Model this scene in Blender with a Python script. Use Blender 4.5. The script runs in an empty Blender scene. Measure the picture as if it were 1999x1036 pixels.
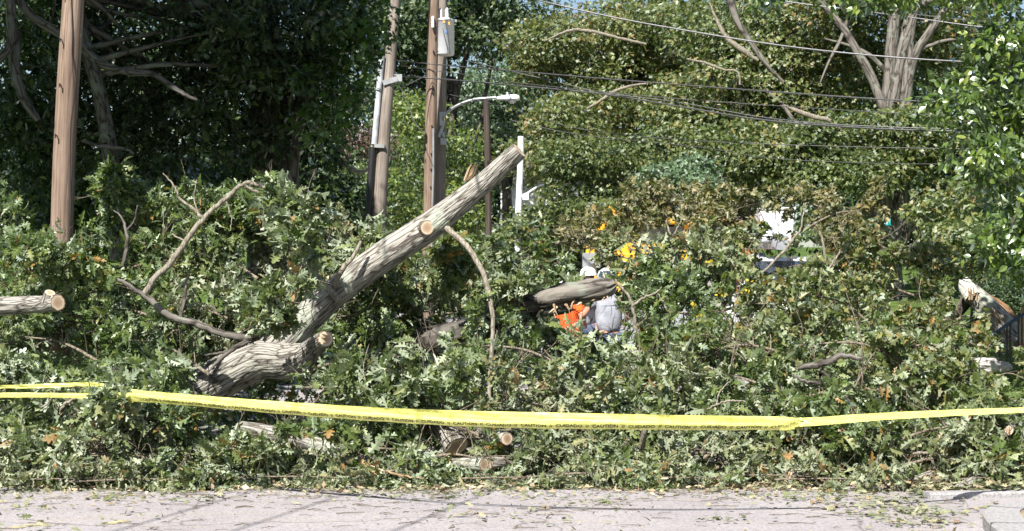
import bpy, math, random
import numpy as np
from mathutils import Vector, noise as mnoise

# ------------------------------------------------------------------ camera, light, exposure
scene = bpy.context.scene
COL = scene.collection
F = 3420.0            # focal length in photo pixels
CAMZ = 1.9
cam_d = bpy.data.cameras.new('camera'); cam = bpy.data.objects.new('camera', cam_d); COL.objects.link(cam)
cam.location = (0, 0, CAMZ); cam.rotation_euler = (math.radians(90), 0, 0)
cam_d.sensor_width = 36; cam_d.lens = F / 1999 * 36; cam_d.shift_y = 66 / 1999
cam_d.clip_end = 3000
cam_d.dof.use_dof = True; cam_d.dof.focus_distance = 19.5; cam_d.dof.aperture_fstop = 7.1
scene.camera = cam
SUN = Vector((-0.30, -0.62, 0.74)).normalized()
world = bpy.data.worlds.new("World"); scene.world = world; world.use_nodes = True
wn = world.node_tree; bg = wn.nodes['Background']
sky = wn.nodes.new('ShaderNodeTexSky'); sky.sky_type = 'NISHITA'; sky.sun_disc = False
sky.sun_elevation = math.asin(SUN.z); sky.sun_rotation = math.atan2(SUN.x, SUN.y)
wn.links.new(sky.outputs[0], bg.inputs[0]); bg.inputs[1].default_value = 0.055
sl = bpy.data.lights.new('sun', 'SUN'); sl.energy = 5.0; sl.angle = math.radians(0.5); sl.color = (1, 0.955, 0.88)
so = bpy.data.objects.new('sun', sl); COL.objects.link(so); so.rotation_euler = SUN.to_track_quat('Z', 'Y').to_euler()
scene.view_settings.view_transform = 'Standard'; scene.view_settings.look = 'None'
scene.view_settings.gamma = 1; scene.view_settings.exposure = 1.3
scene.cycles.max_bounces = 6; scene.cycles.transparent_max_bounces = 4

rng = np.random.default_rng(11); random.seed(5)

def P(px, py, Y):
    """real place of something seen at photo pixel (px, py) and standing Y metres away"""
    return np.array([(px - 999.5) / F * Y, Y, CAMZ - (py - 584) / F * Y])
def sstep(t): t = np.clip(t, 0, 1); return t * t * (3 - 2 * t)
def gz(x, y):
    x = np.asarray(x, float); y = np.asarray(y, float)
    base = 0.05 * np.maximum(0, y - 19) - 0.02 * np.maximum(0, y - 80)
    ter = 0.6 * sstep((x - 5.3) / 0.9) * sstep((y - 22) / 3.0)
    return base + ter
def nrm(a): return a / np.maximum(np.linalg.norm(a, axis=-1, keepdims=True), 1e-9)

# ------------------------------------------------------------------ mesh collecting
class Acc:
    def __init__(s): s.v = []; s.f = []; s.n = 0; s.uv = []; s.hasuv = False
    def add(s, v, faces, mat=0, uv=None, smooth=True):
        """faces: list of int arrays (n,k)"""
        v = np.asarray(v, float)
        for fa in faces:
            fa = np.asarray(fa, dtype=np.int64)
            if fa.size: s.f.append((fa + s.n, mat, smooth))
        s.v.append(v); s.n += len(v)
        if uv is not None: s.hasuv = True
        s.uv.append(uv if uv is not None else np.zeros((len(v), 2)))
    def build(s, name, mats, parent=None, origin=None):
        V = np.concatenate(s.v); 
        if origin is not None: V = V - np.asarray(origin)
        me = bpy.data.meshes.new(name)
        me.vertices.add(len(V)); me.vertices.foreach_set('co', V.astype(np.float32).ravel())
        loops = np.concatenate([f.ravel() for f, _, _ in s.f])
        sizes = np.concatenate([np.full(len(f), f.shape[1]) for f, _, _ in s.f])
        mi = np.concatenate([np.full(len(f), m) for f, m, _ in s.f])
        sm = np.concatenate([np.full(len(f), x) for f, _, x in s.f])
        starts = np.concatenate([[0], np.cumsum(sizes)[:-1]])
        me.loops.add(len(loops)); me.loops.foreach_set('vertex_index', loops.astype(np.int32))
        me.polygons.add(len(sizes)); me.polygons.foreach_set('loop_start', starts.astype(np.int32))
        me.polygons.foreach_set('material_index', mi.astype(np.int32))
        me.polygons.foreach_set('use_smooth', sm.astype(bool))
        me.update(calc_edges=True)
        if s.hasuv:
            U = np.concatenate(s.uv); ul = me.uv_layers.new(name='UVMap')
            ul.data.foreach_set('uv', U[loops].astype(np.float32).ravel())
        for m in (mats if isinstance(mats, (list, tuple)) else [mats]): me.materials.append(m)
        o = bpy.data.objects.new(name, me); COL.objects.link(o)
        if parent is not None: o.parent = parent
        elif origin is not None: o.location = tuple(origin)
        return o

def tag(o, label=None, cat=None, group=None, kind=None):
    if label: o['label'] = label
    if cat: o['category'] = cat
    if group: o['group'] = group
    if kind: o['kind'] = kind
    return o
def thing(name, label, cat, loc, group=None):
    o = bpy.data.objects.new(name, None); COL.objects.link(o); o.location = tuple(loc); o.empty_display_size = .2
    return tag(o, label, cat, group)
def one(name, acc, mats, label, cat, group=None, origin=None):
    if origin is None:
        V = np.concatenate(acc.v); origin = [V[:, 0].mean(), V[:, 1].mean(), V[:, 2].min()]
    return tag(acc.build(name, mats, None, origin), label, cat, group)

def smooth_path(pts, rad, step=None, n=None):
    """Catmull-Rom through points; returns dense points, radii"""
    pts = np.asarray(pts, float); rad = np.asarray(rad, float)
    if len(pts) == 2: 
        k = n or 4; t = np.linspace(0, 1, k)[:, None]
        return pts[0] * (1 - t) + pts[1] * t, rad[0] * (1 - t[:, 0]) + rad[1] * t[:, 0]
    L = np.linalg.norm(np.diff(pts, axis=0), axis=1).sum()
    k = n or max(6, int(L / (step or 0.1)))
    seg = np.linspace(0, len(pts) - 1, k); i = np.minimum(seg.astype(int), len(pts) - 2); t = (seg - i)[:, None]
    E = np.vstack([2 * pts[0] - pts[1], pts, 2 * pts[-1] - pts[-2]])
    p0, p1, p2, p3 = E[i], E[i + 1], E[i + 2], E[i + 3]
    Q = 0.5 * ((2 * p1) + (-p0 + p2) * t + (2 * p0 - 5 * p1 + 4 * p2 - p3) * t ** 2 + (-p0 + 3 * p1 - 3 * p2 + p3) * t ** 3)
    return Q, np.interp(seg, np.arange(len(pts)), rad)

def tube(acc, pts, rad, sides=6, mat=0, cap=None, disp=None, uvs=False, capbump=0):
    """tube along pts; disp(u_m, v_m)->outward displacement"""
    pts = np.asarray(pts, float); rad = np.asarray(rad, float); n = len(pts)
    T = nrm(np.gradient(pts, axis=0))
    up = np.array([0.13, 0.31, 0.94]); 
    if abs(T[0] @ up) > .9: up = np.array([0.9, .2, .1])
    A = np.zeros_like(pts); a = nrm(np.cross(T[0], up)); 
    for i in range(n):
        a = a - T[i] * (a @ T[i]); a = a / max(np.linalg.norm(a), 1e-9); A[i] = a
    B = np.cross(T, A)
    s = sides + 1 if uvs else sides
    th = np.arange(s) / sides * 2 * math.pi
    R = np.repeat(rad[:, None], s, 1)
    seglen = np.concatenate([[0], np.cumsum(np.linalg.norm(np.diff(pts, axis=0), axis=1))])
    mr = rad.mean()
    if disp is not None:
        D = np.zeros((n, s))
        for i in range(n):
            for j in range(sides): D[i, j] = disp(math.cos(th[j]) * mr, math.sin(th[j]) * mr, seglen[i])
            if uvs: D[i, sides] = D[i, 0]
        R = R + D
    V = pts[:, None, :] + R[..., None] * (np.cos(th)[None, :, None] * A[:, None, :] + np.sin(th)[None, :, None] * B[:, None, :])
    uv = None
    if uvs:
        uv = np.stack([np.broadcast_to(th * mr, (n, s)), np.broadcast_to(seglen[:, None], (n, s))], -1).reshape(-1, 2)
    i = np.arange(n - 1)[:, None]; j = np.arange(sides)[None, :]
    j2 = (j + 1) if uvs else (j + 1) % sides
    q = np.stack([i * s + j, i * s + j2, (i + 1) * s + j2, (i + 1) * s + j], -1).reshape(-1, 4)
    acc.add(V.reshape(-1, 3), [q], mat, uv)
    if cap is not None:
        for end, fl in ((0, True), (n - 1, False)):
            c = pts[end]; ring = V[end, :sides]
            dirn = -T[0] if end == 0 else T[-1]
            vv = [c + dirn * capbump]; 
            ring2 = c + (ring - c) * .55 + dirn * capbump * .8
            allv = np.vstack([vv, ring2, ring])
            k = np.arange(sides); k2 = (k + 1) % sides
            tri = np.stack([np.zeros(sides, int), 1 + k, 1 + k2], -1)
            qd = np.stack([1 + k, 1 + sides + k, 1 + sides + k2, 1 + k2], -1)
            if fl: tri = tri[:, ::-1]; qd = qd[:, ::-1]
            u = np.concatenate([[[0, 0]], np.stack([np.cos(k / sides * 6.2832), np.sin(k / sides * 6.2832)], -1) * .55, np.stack([np.cos(k / sides * 6.2832), np.sin(k / sides * 6.2832)], -1)])
            acc.add(allv, [tri, qd], cap, u, smooth=False)
    return V

def box(acc, c, s, mat=0, rz=0, rx=0, ry=0):
    c = np.asarray(c, float); s = np.asarray(s, float) / 2
    v = np.array([[x, y, z] for x in (-1, 1) for y in (-1, 1) for z in (-1, 1)], float) * s
    from mathutils import Euler
    M = np.array(Euler((rx, ry, rz)).to_matrix()); v = v @ M.T + c
    f = np.array([[0, 1, 3, 2], [4, 6, 7, 5], [0, 4, 5, 1], [2, 3, 7, 6], [0, 2, 6, 4], [1, 5, 7, 3]])
    acc.add(v, [f], mat, smooth=False)
def prism(acc, poly, x0, x1, mat=0, axis='x'):
    """extrude polygon (a,b) along axis from x0 to x1"""
    n = len(poly); P0 = []
    for x in (x0, x1):
        for a, b in poly: P0.append((x, a, b) if axis == 'x' else (a, x, b) if axis == 'y' else (a, b, x))
    k = np.arange(n); k2 = (k + 1) % n
    acc.add(np.array(P0, float), [np.stack([k, k2, k2 + n, k + n], -1), k[None, ::-1], (k + n)[None, :]], mat, smooth=False)
def bevel(o, w=.02, seg=2):
    m = o.modifiers.new('bevel', 'BEVEL'); m.width = w; m.segments = seg; m.limit_method = 'ANGLE'; return o
def lathe(acc, c, prof, sides=24, mat=0, axis=None):
    """prof: list of (r, z)"""
    prof = np.asarray(prof, float); n = len(prof); th = np.arange(sides) / sides * 2 * math.pi
    V = np.stack([prof[:, 0:1] * np.cos(th), prof[:, 0:1] * np.sin(th), np.repeat(prof[:, 1:2], sides, 1)], -1).reshape(-1, 3)
    if axis is not None:
        q = Vector(axis).to_track_quat('Z', 'Y').to_matrix(); V = V @ np.array(q).T
    i = np.arange(n - 1)[:, None]; j = np.arange(sides)[None, :]; j2 = (j + 1) % sides
    q = np.stack([i * sides + j, i * sides + j2, (i + 1) * sides + j2, (i + 1) * sides + j], -1).reshape(-1, 4)
    acc.add(V + np.asarray(c, float), [q, np.arange(sides)[None, ::-1], (np.arange(sides) + (n - 1) * sides)[None, :]], mat)

# ------------------------------------------------------------------ materials
def new_mat(name):
    m = bpy.data.materials.new(name); m.use_nodes = True; nt = m.node_tree; nt.nodes.clear()
    out = nt.nodes.new('ShaderNodeOutputMaterial'); return m, nt, out
def N(nt, t, **kw):
    n = nt.nodes.new(t)
    for k, v in kw.items(): setattr(n, k, v)
    return n
def ramp(nt, fac, stops, interp='LINEAR'):
    r = N(nt, 'ShaderNodeValToRGB'); e = r.color_ramp.elements; r.color_ramp.interpolation = interp
    while len(e) < len(stops): e.new(.5)
    for x, (p, c) in zip(e, stops): x.position = p; x.color = (*c, 1) if len(c) == 3 else c
    if fac is not None: nt.links.new(fac, r.inputs[0])
    return r
def mixc(nt, f, a, b):
    m = N(nt, 'ShaderNodeMix', data_type='RGBA')
    for sock, v in ((m.inputs[0], f), (m.inputs[6], a), (m.inputs[7], b)):
        if hasattr(v, 'links'): nt.links.new(v, sock)
        elif isinstance(v, (int, float)): sock.default_value = v
        else: sock.default_value = (*v, 1)
    return m.outputs[2]

def leaf_mat(name, stops, back=None, backmix=.8, trans=.3, gloss=.25, rough=.45, patch=1.2, tint=None):
    """stops: colours picked per leaf; back: paler underside"""
    m, nt, out = new_mat(name); L = nt.links
    geo = N(nt, 'ShaderNodeNewGeometry'); tc = N(nt, 'ShaderNodeTexCoord')
    nz = N(nt, 'ShaderNodeTexNoise'); nz.inputs['Scale'].default_value = patch; nz.inputs['Detail'].default_value = 2
    L.new(tc.outputs['Object'], nz.inputs['Vector'])
    ma = N(nt, 'ShaderNodeMath', operation='MULTIPLY_ADD'); L.new(nz.outputs['Fac'], ma.inputs[0]); ma.inputs[1].default_value = .9; ma.inputs[2].default_value = -.45
    ad = N(nt, 'ShaderNodeMath', operation='ADD', use_clamp=True); L.new(ma.outputs[0], ad.inputs[0]); L.new(geo.outputs['Random Per Island'], ad.inputs[1])
    r = ramp(nt, ad.outputs[0], stops)
    col = r.outputs[0]
    # fine mottling inside each leaf
    n2 = N(nt, 'ShaderNodeTexNoise'); n2.inputs['Scale'].default_value = 30; n2.inputs['Detail'].default_value = 3; L.new(tc.outputs['Object'], n2.inputs['Vector'])
    r2 = ramp(nt, n2.outputs['Fac'], [(.3, (.75, .75, .72)), (.7, (1.2, 1.2, 1.15))])
    mm = N(nt, 'ShaderNodeMix', data_type='RGBA', blend_type='MULTIPLY'); mm.inputs[0].default_value = 1
    L.new(col, mm.inputs[6]); L.new(r2.outputs[0], mm.inputs[7]); col = mm.outputs[2]
    if back:
        mu = N(nt, 'ShaderNodeMath', operation='MULTIPLY'); L.new(geo.outputs['Backfacing'], mu.inputs[0]); mu.inputs[1].default_value = backmix
        rb = ramp(nt, geo.outputs['Random Per Island'], back)
        col = mixc(nt, mu.outputs[0], col, rb.outputs[0])
    d = N(nt, 'ShaderNodeBsdfDiffuse'); L.new(col, d.inputs[0])
    t = N(nt, 'ShaderNodeBsdfTranslucent')
    tm = N(nt, 'ShaderNodeMix', data_type='RGBA', blend_type='MULTIPLY'); tm.inputs[0].default_value = 1; L.new(col, tm.inputs[6]); tm.inputs[7].default_value = (1.2, 1.5, .5, 1)
    L.new(tm.outputs[2], t.inputs[0])
    ms = N(nt, 'ShaderNodeMixShader'); ms.inputs[0].default_value = trans; L.new(d.outputs[0], ms.inputs[1]); L.new(t.outputs[0], ms.inputs[2])
    g = N(nt, 'ShaderNodeBsdfGlossy'); g.inputs['Roughness'].default_value = rough; g.inputs[0].default_value = (.9, .95, .9, 1)
    lw = N(nt, 'ShaderNodeFresnel'); lw.inputs[0].default_value = 1.4
    mg = N(nt, 'ShaderNodeMath', operation='MULTIPLY_ADD'); L.new(lw.outputs[0], mg.inputs[0]); mg.inputs[1].default_value = gloss; mg.inputs[2].default_value = gloss * .08
    m2 = N(nt, 'ShaderNodeMixShader'); L.new(mg.outputs[0], m2.inputs[0]); L.new(ms.outputs[0], m2.inputs[1]); L.new(g.outputs[0], m2.inputs[2])
    L.new(m2.outputs[0], out.inputs[0]); return m

def bark_mat(name, dark, mid, light, su=14, sv=2.2, bump=.6, lichen=None, rough=.9, coord='UV', dist=.02):
    m, nt, out = new_mat(name); L = nt.links
    tc = N(nt, 'ShaderNodeTexCoord'); mp = N(nt, 'ShaderNodeMapping'); mp.inputs['Scale'].default_value = (su, sv, 1 if coord == 'UV' else su)
    if coord != 'UV': mp.inputs['Scale'].default_value = (su, su, sv)
    L.new(tc.outputs[coord], mp.inputs[0])
    nz = N(nt, 'ShaderNodeTexNoise'); nz.inputs['Scale'].default_value = 1; nz.inputs['Detail'].default_value = 6; nz.inputs['Roughness'].default_value = .65; nz.inputs['Distortion'].default_value = .6
    L.new(mp.outputs[0], nz.inputs['Vector'])
    v = N(nt, 'ShaderNodeTexVoronoi', feature='DISTANCE_TO_EDGE'); v.inputs['Scale'].default_value = 1.1
    mx = N(nt, 'ShaderNodeMix', data_type='VECTOR'); mx.inputs[0].default_value = .45; L.new(mp.outputs[0], mx.inputs[4]); L.new(nz.outputs['Color'], mx.inputs[5]); L.new(mx.outputs[1], v.inputs['Vector'])
    vr = ramp(nt, v.outputs['Distance'], [(0, (.2, .2, .2)), (.11, (1, 1, 1))])
    h = N(nt, 'ShaderNodeMath', operation='MULTIPLY'); L.new(nz.outputs['Fac'], h.inputs[0]); L.new(vr.outputs[0], h.inputs[1])
    r = ramp(nt, h.outputs[0], [(.08, dark), (.3, mid), (.6, light)]); col = r.outputs[0]
    n3 = N(nt, 'ShaderNodeTexNoise'); n3.inputs['Scale'].default_value = 3.5; n3.inputs['Detail'].default_value = 4; L.new(tc.outputs['Object'], n3.inputs['Vector'])
    if lichen:
        lr = ramp(nt, n3.outputs['Fac'], [(.56, (0, 0, 0)), (.66, (1, 1, 1))]); col = mixc(nt, lr.outputs[0], col, lichen)
    b = N(nt, 'ShaderNodeBsdfPrincipled'); L.new(col, b.inputs['Base Color']); b.inputs['Roughness'].default_value = rough; b.inputs['Specular IOR Level'].default_value = .2
    bm = N(nt, 'ShaderNodeBump'); bm.inputs['Strength'].default_value = bump; bm.inputs['Distance'].default_value = dist; L.new(h.outputs[0], bm.inputs['Height']); L.new(bm.outputs[0], b.inputs['Normal'])
    L.new(b.outputs[0], out.inputs[0]); return m

def pole_mat(name, a, b_, c):
    m, nt, out = new_mat(name); L = nt.links
    tc = N(nt, 'ShaderNodeTexCoord'); mp = N(nt, 'ShaderNodeMapping'); mp.inputs['Scale'].default_value = (38, 1.1, 1); L.new(tc.outputs['UV'], mp.inputs[0])
    nz = N(nt, 'ShaderNodeTexNoise'); nz.inputs['Scale'].default_value = 1; nz.inputs['Detail'].default_value = 7; nz.inputs['Roughness'].default_value = .6; nz.inputs['Distortion'].default_value = 1.0; L.new(mp.outputs[0], nz.inputs['Vector'])
    r = ramp(nt, nz.outputs['Fac'], [(.28, a), (.5, b_), (.72, c)])
    n2 = N(nt, 'ShaderNodeTexNoise'); n2.inputs['Scale'].default_value = 1.6; n2.inputs['Detail'].default_value = 3; L.new(tc.outputs['Object'], n2.inputs['Vector'])
    r2 = ramp(nt, n2.outputs['Fac'], [(.3, (.8, .74, .7)), (.7, (1.15, 1.12, 1.1))])
    mm = N(nt, 'ShaderNodeMix', data_type='RGBA', blend_type='MULTIPLY'); mm.inputs[0].default_value = 1; L.new(r.outputs[0], mm.inputs[6]); L.new(r2.outputs[0], mm.inputs[7])
    # knots
    mk = N(nt, 'ShaderNodeMapping'); mk.inputs['Scale'].default_value = (3.2, 1.4, 1); L.new(tc.outputs['UV'], mk.inputs[0])
    v = N(nt, 'ShaderNodeTexVoronoi'); v.inputs['Scale'].default_value = 1; L.new(mk.outputs[0], v.inputs['Vector'])
    kr = ramp(nt, v.outputs['Distance'], [(.05, (1, 1, 1)), (.11, (0, 0, 0))])
    col = mixc(nt, kr.outputs[0], mm.outputs[2], tuple(x * .45 for x in a))
    b = N(nt, 'ShaderNodeBsdfPrincipled'); L.new(col, b.inputs['Base Color']); b.inputs['Roughness'].default_value = .85; b.inputs['Specular IOR Level'].default_value = .25
    bm = N(nt, 'ShaderNodeBump'); bm.inputs['Strength'].default_value = .5; bm.inputs['Distance'].default_value = .01; L.new(nz.outputs['Fac'], bm.inputs['Height']); L.new(bm.outputs[0], b.inputs['Normal'])
    L.new(b.outputs[0], out.inputs[0]); return m

def paint(name, col, rough=.5, metal=0, dirt=.25, scale=6, spec=.5, trans=0, bump=0, coat=0):
    m, nt, out = new_mat(name); L = nt.links
    tc = N(nt, 'ShaderNodeTexCoord'); nz = N(nt, 'ShaderNodeTexNoise'); nz.inputs['Scale'].default_value = scale; nz.inputs['Detail'].default_value = 5; L.new(tc.outputs['Object'], nz.inputs['Vector'])
    r = ramp(nt, nz.outputs['Fac'], [(.3, tuple(c * (1 - dirt) for c in col)), (.65, tuple(min(1, c * (1 + dirt * .25)) for c in col))])
    b = N(nt, 'ShaderNodeBsdfPrincipled'); L.new(r.outputs[0], b.inputs['Base Color']); b.inputs['Roughness'].default_value = rough; b.inputs['Metallic'].default_value = metal; b.inputs['Specular IOR Level'].default_value = spec
    b.inputs['Coat Weight'].default_value = coat
    if bump:
        bm = N(nt, 'ShaderNodeBump'); bm.inputs['Strength'].default_value = bump; bm.inputs['Distance'].default_value = .02; L.new(nz.outputs['Fac'], bm.inputs['Height']); L.new(bm.outputs[0], b.inputs['Normal'])
    sh = b.outputs[0]
    if trans:
        t = N(nt, 'ShaderNodeBsdfTranslucent'); L.new(r.outputs[0], t.inputs[0]); ms = N(nt, 'ShaderNodeMixShader'); ms.inputs[0].default_value = trans
        L.new(sh, ms.inputs[1]); L.new(t.outputs[0], ms.inputs[2]); sh = ms.outputs[0]
    L.new(sh, out.inputs[0]); return m

def cut_mat():
    m, nt, out = new_mat('sawn_wood'); L = nt.links
    tc = N(nt, 'ShaderNodeTexCoord'); ln = N(nt, 'ShaderNodeVectorMath', operation='LENGTH'); L.new(tc.outputs['UV'], ln.inputs[0])
    nz = N(nt, 'ShaderNodeTexNoise'); nz.inputs['Scale'].default_value = 2.5; nz.inputs['Detail'].default_value = 3; L.new(tc.outputs['UV'], nz.inputs['Vector'])
    ad = N(nt, 'ShaderNodeMath', operation='MULTIPLY_ADD'); L.new(nz.outputs['Fac'], ad.inputs[0]); ad.inputs[1].default_value = .25; L.new(ln.outputs['Value'], ad.inputs[2])
    r = ramp(nt, ad.outputs[0], [(.1, (.32, .21, .14)), (.55, (.4, .28, .19)), (.78, (.48, .36, .25)), (.86, (.6, .5, .38)), (1.0, (.56, .46, .34)), (1.06, (.2, .14, .1))])
    wv = N(nt, 'ShaderNodeMath', operation='SINE'); mu = N(nt, 'ShaderNodeMath', operation='MULTIPLY'); L.new(ad.outputs[0], mu.inputs[0]); mu.inputs[1].default_value = 75; L.new(mu.outputs[0], wv.inputs[0])
    r2 = ramp(nt, wv.outputs[0], [(0, (.86, .84, .8)), (1, (1, 1, 1))])
    mm = N(nt, 'ShaderNodeMix', data_type='RGBA', blend_type='MULTIPLY'); mm.inputs[0].default_value = 1; L.new(r.outputs[0], mm.inputs[6]); L.new(r2.outputs[0], mm.inputs[7])
    b = N(nt, 'ShaderNodeBsdfPrincipled'); L.new(mm.outputs[2], b.inputs['Base Color']); b.inputs['Roughness'].default_value = .8; L.new(b.outputs[0], out.inputs[0]); return m

def asphalt_mat():
    m, nt, out = new_mat('worn_asphalt'); L = nt.links
    tc = N(nt, 'ShaderNodeTexCoord')
    def nz(s, d=4, sc=None, ro=.5):
        n = N(nt, 'ShaderNodeTexNoise'); n.inputs['Scale'].default_value = s; n.inputs['Detail'].default_value = d; n.inputs['Roughness'].default_value = ro
        if sc:
            mp = N(nt, 'ShaderNodeMapping'); mp.inputs['Scale'].default_value = sc; L.new(tc.outputs['Object'], mp.inputs[0]); L.new(mp.outputs[0], n.inputs['Vector'])
        else: L.new(tc.outputs['Object'], n.inputs['Vector'])
        return n.outputs['Fac']
    big = ramp(nt, nz(.9, 5), [(.3, (.25, .232, .24)), (.7, (.30, .28, .287))])
    sp = N(nt, 'ShaderNodeTexVoronoi'); sp.inputs['Scale'].default_value = 55; L.new(tc.outputs['Object'], sp.inputs['Vector'])
    fine = ramp(nt, sp.outputs['Color'], [(.1, (.74, .74, .75)), (.55, (1, 1, 1)), (.95, (1.25, 1.23, 1.22))])
    mm = N(nt, 'ShaderNodeMix', data_type='RGBA', blend_type='MULTIPLY'); mm.inputs[0].default_value = 1; L.new(big.outputs[0], mm.inputs[6]); L.new(fine.outputs[0], mm.inputs[7])
    st = ramp(nt, nz(1.2, 9, (.4, 3.4, 1), .75), [(.52, (0, 0, 0)), (.68, (.6, .6, .6))])
    c1 = mixc(nt, st.outputs[0], mm.outputs[2], (.30, .255, .19))
    cr = N(nt, 'ShaderNodeTexVoronoi', feature='DISTANCE_TO_EDGE'); cr.inputs['Scale'].default_value = .55
    n5 = N(nt, 'ShaderNodeTexNoise'); n5.inputs['Scale'].default_value = 2.5; n5.inputs['Detail'].default_value = 6; L.new(tc.outputs['Object'], n5.inputs['Vector'])
    va = N(nt, 'ShaderNodeMix', data_type='VECTOR'); va.inputs[0].default_value = .3; L.new(tc.outputs['Object'], va.inputs[4]); L.new(n5.outputs['Color'], va.inputs[5]); L.new(va.outputs[1], cr.inputs['Vector'])
    crr = ramp(nt, cr.outputs['Distance'], [(.0, (.8, .8, .8)), (.008, (0, 0, 0))])
    c2 = mixc(nt, crr.outputs[0], c1, (.1, .09, .085))
    b = N(nt, 'ShaderNodeBsdfPrincipled'); L.new(c2, b.inputs['Base Color']); b.inputs['Roughness'].default_value = .9; b.inputs['Specular IOR Level'].default_value = .2
    bm = N(nt, 'ShaderNodeBump'); bm.inputs['Strength'].default_value = .5; bm.inputs['Distance'].default_value = .01; L.new(sp.outputs['Distance'], bm.inputs['Height']); L.new(bm.outputs[0], b.inputs['Normal'])
    L.new(b.outputs[0], out.inputs[0]); return m

def grassy(name, a, b_, c, s=3):
    m, nt, out = new_mat(name); L = nt.links
    tc = N(nt, 'ShaderNodeTexCoord'); n = N(nt, 'ShaderNodeTexNoise'); n.inputs['Scale'].default_value = s; n.inputs['Detail'].default_value = 9; n.inputs['Roughness'].default_value = .7; L.new(tc.outputs['Object'], n.inputs['Vector'])
    r = ramp(nt, n.outputs['Fac'], [(.35, a), (.5, b_), (.66, c)])
    b = N(nt, 'ShaderNodeBsdfPrincipled'); L.new(r.outputs[0], b.inputs['Base Color']); b.inputs['Roughness'].default_value = .95; b.inputs['Specular IOR Level'].default_value = .1
    bm = N(nt, 'ShaderNodeBump'); bm.inputs['Distance'].default_value = .05; L.new(n.outputs['Fac'], bm.inputs['Height']); L.new(bm.outputs[0], b.inputs['Normal'])
    L.new(b.outputs[0], out.inputs[0]); return m

SILV = [(0, (.15, .19, .11)), (.5, (.23, .275, .175)), (1, (.33, .37, .255))]
MO_S = leaf_mat('oak_leaf_silver', [(0, (.04, .066, .014)), (.35, (.083, .117, .03)), (.6, (.13, .162, .055)), (.85, (.2, .235, .11)), (.985, (.2, .19, .09)), (1, (.24, .15, .06))], SILV, .9, .2, .3, .45)
MO_G = leaf_mat('oak_leaf_green', [(0, (.034, .06, .013)), (.4, (.072, .108, .025)), (.8, (.12, .16, .042)), (.97, (.15, .17, .05)), (1, (.24, .14, .04))], [(0, (.12, .17, .08)), (1, (.2, .26, .13))], .8, .28, .3, .42)
MO_D = leaf_mat('oak_leaf_wilted', [(0, (.05, .075, .025)), (.4, (.1, .125, .05)), (.75, (.17, .185, .09)), (.97, (.24, .22, .12)), (1, (.26, .16, .07))], [(0, (.16, .19, .12)), (1, (.29, .31, .21))], .85, .15, .2, .5)
MM_Y = leaf_mat('maple_leaf_yellowgreen', [(0, (.05, .08, .016)), (.4, (.1, .135, .035)), (.72, (.17, .19, .06)), (.9, (.25, .22, .08)), (.975, (.26, .18, .07)), (1, (.28, .15, .05))], [(0, (.15, .19, .09)), (1, (.24, .26, .13))], .7, .35, .3, .5)
MM_O = leaf_mat('maple_leaf_bronze', [(0, (.05, .068, .02)), (.35, (.10, .115, .038)), (.6, (.155, .15, .058)), (.88, (.215, .18, .08)), (1, (.25, .165, .07))], [(0, (.2, .19, .1)), (1, (.3, .26, .15))], .6, .3, .2, .55)
MT_D = leaf_mat('shade_toned_leaf', [(0, (.009, .02, .006)), (.5, (.017, .034, .009)), (.9, (.035, .06, .014)), (1, (.07, .11, .025))], [(0, (.04, .065, .025)), (1, (.06, .09, .035))], .6, .35, .2, .45, patch=.5)  # left crown foliage, its shade put partly into the leaf colour
MT_L = leaf_mat('sunlit_toned_leaf', [(0, (.025, .06, .01)), (.5, (.045, .1, .015)), (1, (.08, .155, .025))], None, 0, .4, .3, .4, patch=.8)  # lighter tone for the crown's lit edge, sunlight put into the colour
MT_O = leaf_mat('olive_tree_leaf', [(0, (.033, .058, .012)), (.4, (.075, .107, .025)), (.72, (.118, .146, .04)), (.93, (.17, .17, .058)), (1, (.21, .17, .06))], None, 0, .32, .3, .45, patch=.35)
MT_K = leaf_mat('dark_maple_leaf', [(0, (.018, .04, .012)), (.5, (.034, .066, .018)), (.85, (.055, .095, .028)), (1, (.1, .12, .03))], None, 0, .3, .25, .5, patch=.4)  # dark green leaf, colour lowered further to deepen the shade at left
MT_B = leaf_mat('bluish_leaf', [(0, (.04, .075, .03)), (.5, (.07, .125, .055)), (1, (.13, .19, .1))], None, 0, .25, .4, .45, patch=.5)
MT_Y = leaf_mat('limegreen_leaf', [(0, (.05, .09, .012)), (.5, (.1, .15, .02)), (1, (.2, .22, .05))], None, 0, .35, .3, .45, patch=.5)
MT_G = leaf_mat('glossy_lime_leaf', [(0, (.03, .06, .008)), (.4, (.07, .125, .015)), (.8, (.13, .2, .028)), (1, (.2, .25, .045))], [(0, (.1, .16, .05)), (1, (.16, .22, .09))], .6, .4, .7, .35, patch=.6)
MT_W = leaf_mat('warm_maple_leaf', [(0, (.043, .068, .014)), (.4, (.085, .113, .026)), (.7, (.13, .15, .042)), (.9, (.18, .168, .056)), (1, (.24, .16, .06))], None, 0, .32, .3, .45, patch=.4)
MT_P = leaf_mat('plum_leaf', [(0, (.05, .025, .02)), (.6, (.09, .04, .03)), (1, (.13, .08, .05))], None, 0, .3, .4, .45)
M_LIT = leaf_mat('fallen_litter', [(0, (.08, .10, .04)), (.3, (.15, .17, .085)), (.6, (.24, .245, .15)), (.85, (.28, .24, .15)), (1, (.2, .13, .075))], None, 0, .1, .1, .6, patch=.7)
M_YEL = leaf_mat('yellow_leaf', [(0, (.4, .3, .02)), (1, (.55, .42, .05))], None, 0, .3, .2, .5)
BK_OAK = bark_mat('oak_bark', (.03, .025, .019), (.17, .158, .138), (.34, .325, .295), 34, 4.6, 1.0, (.33, .33, .27))
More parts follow.
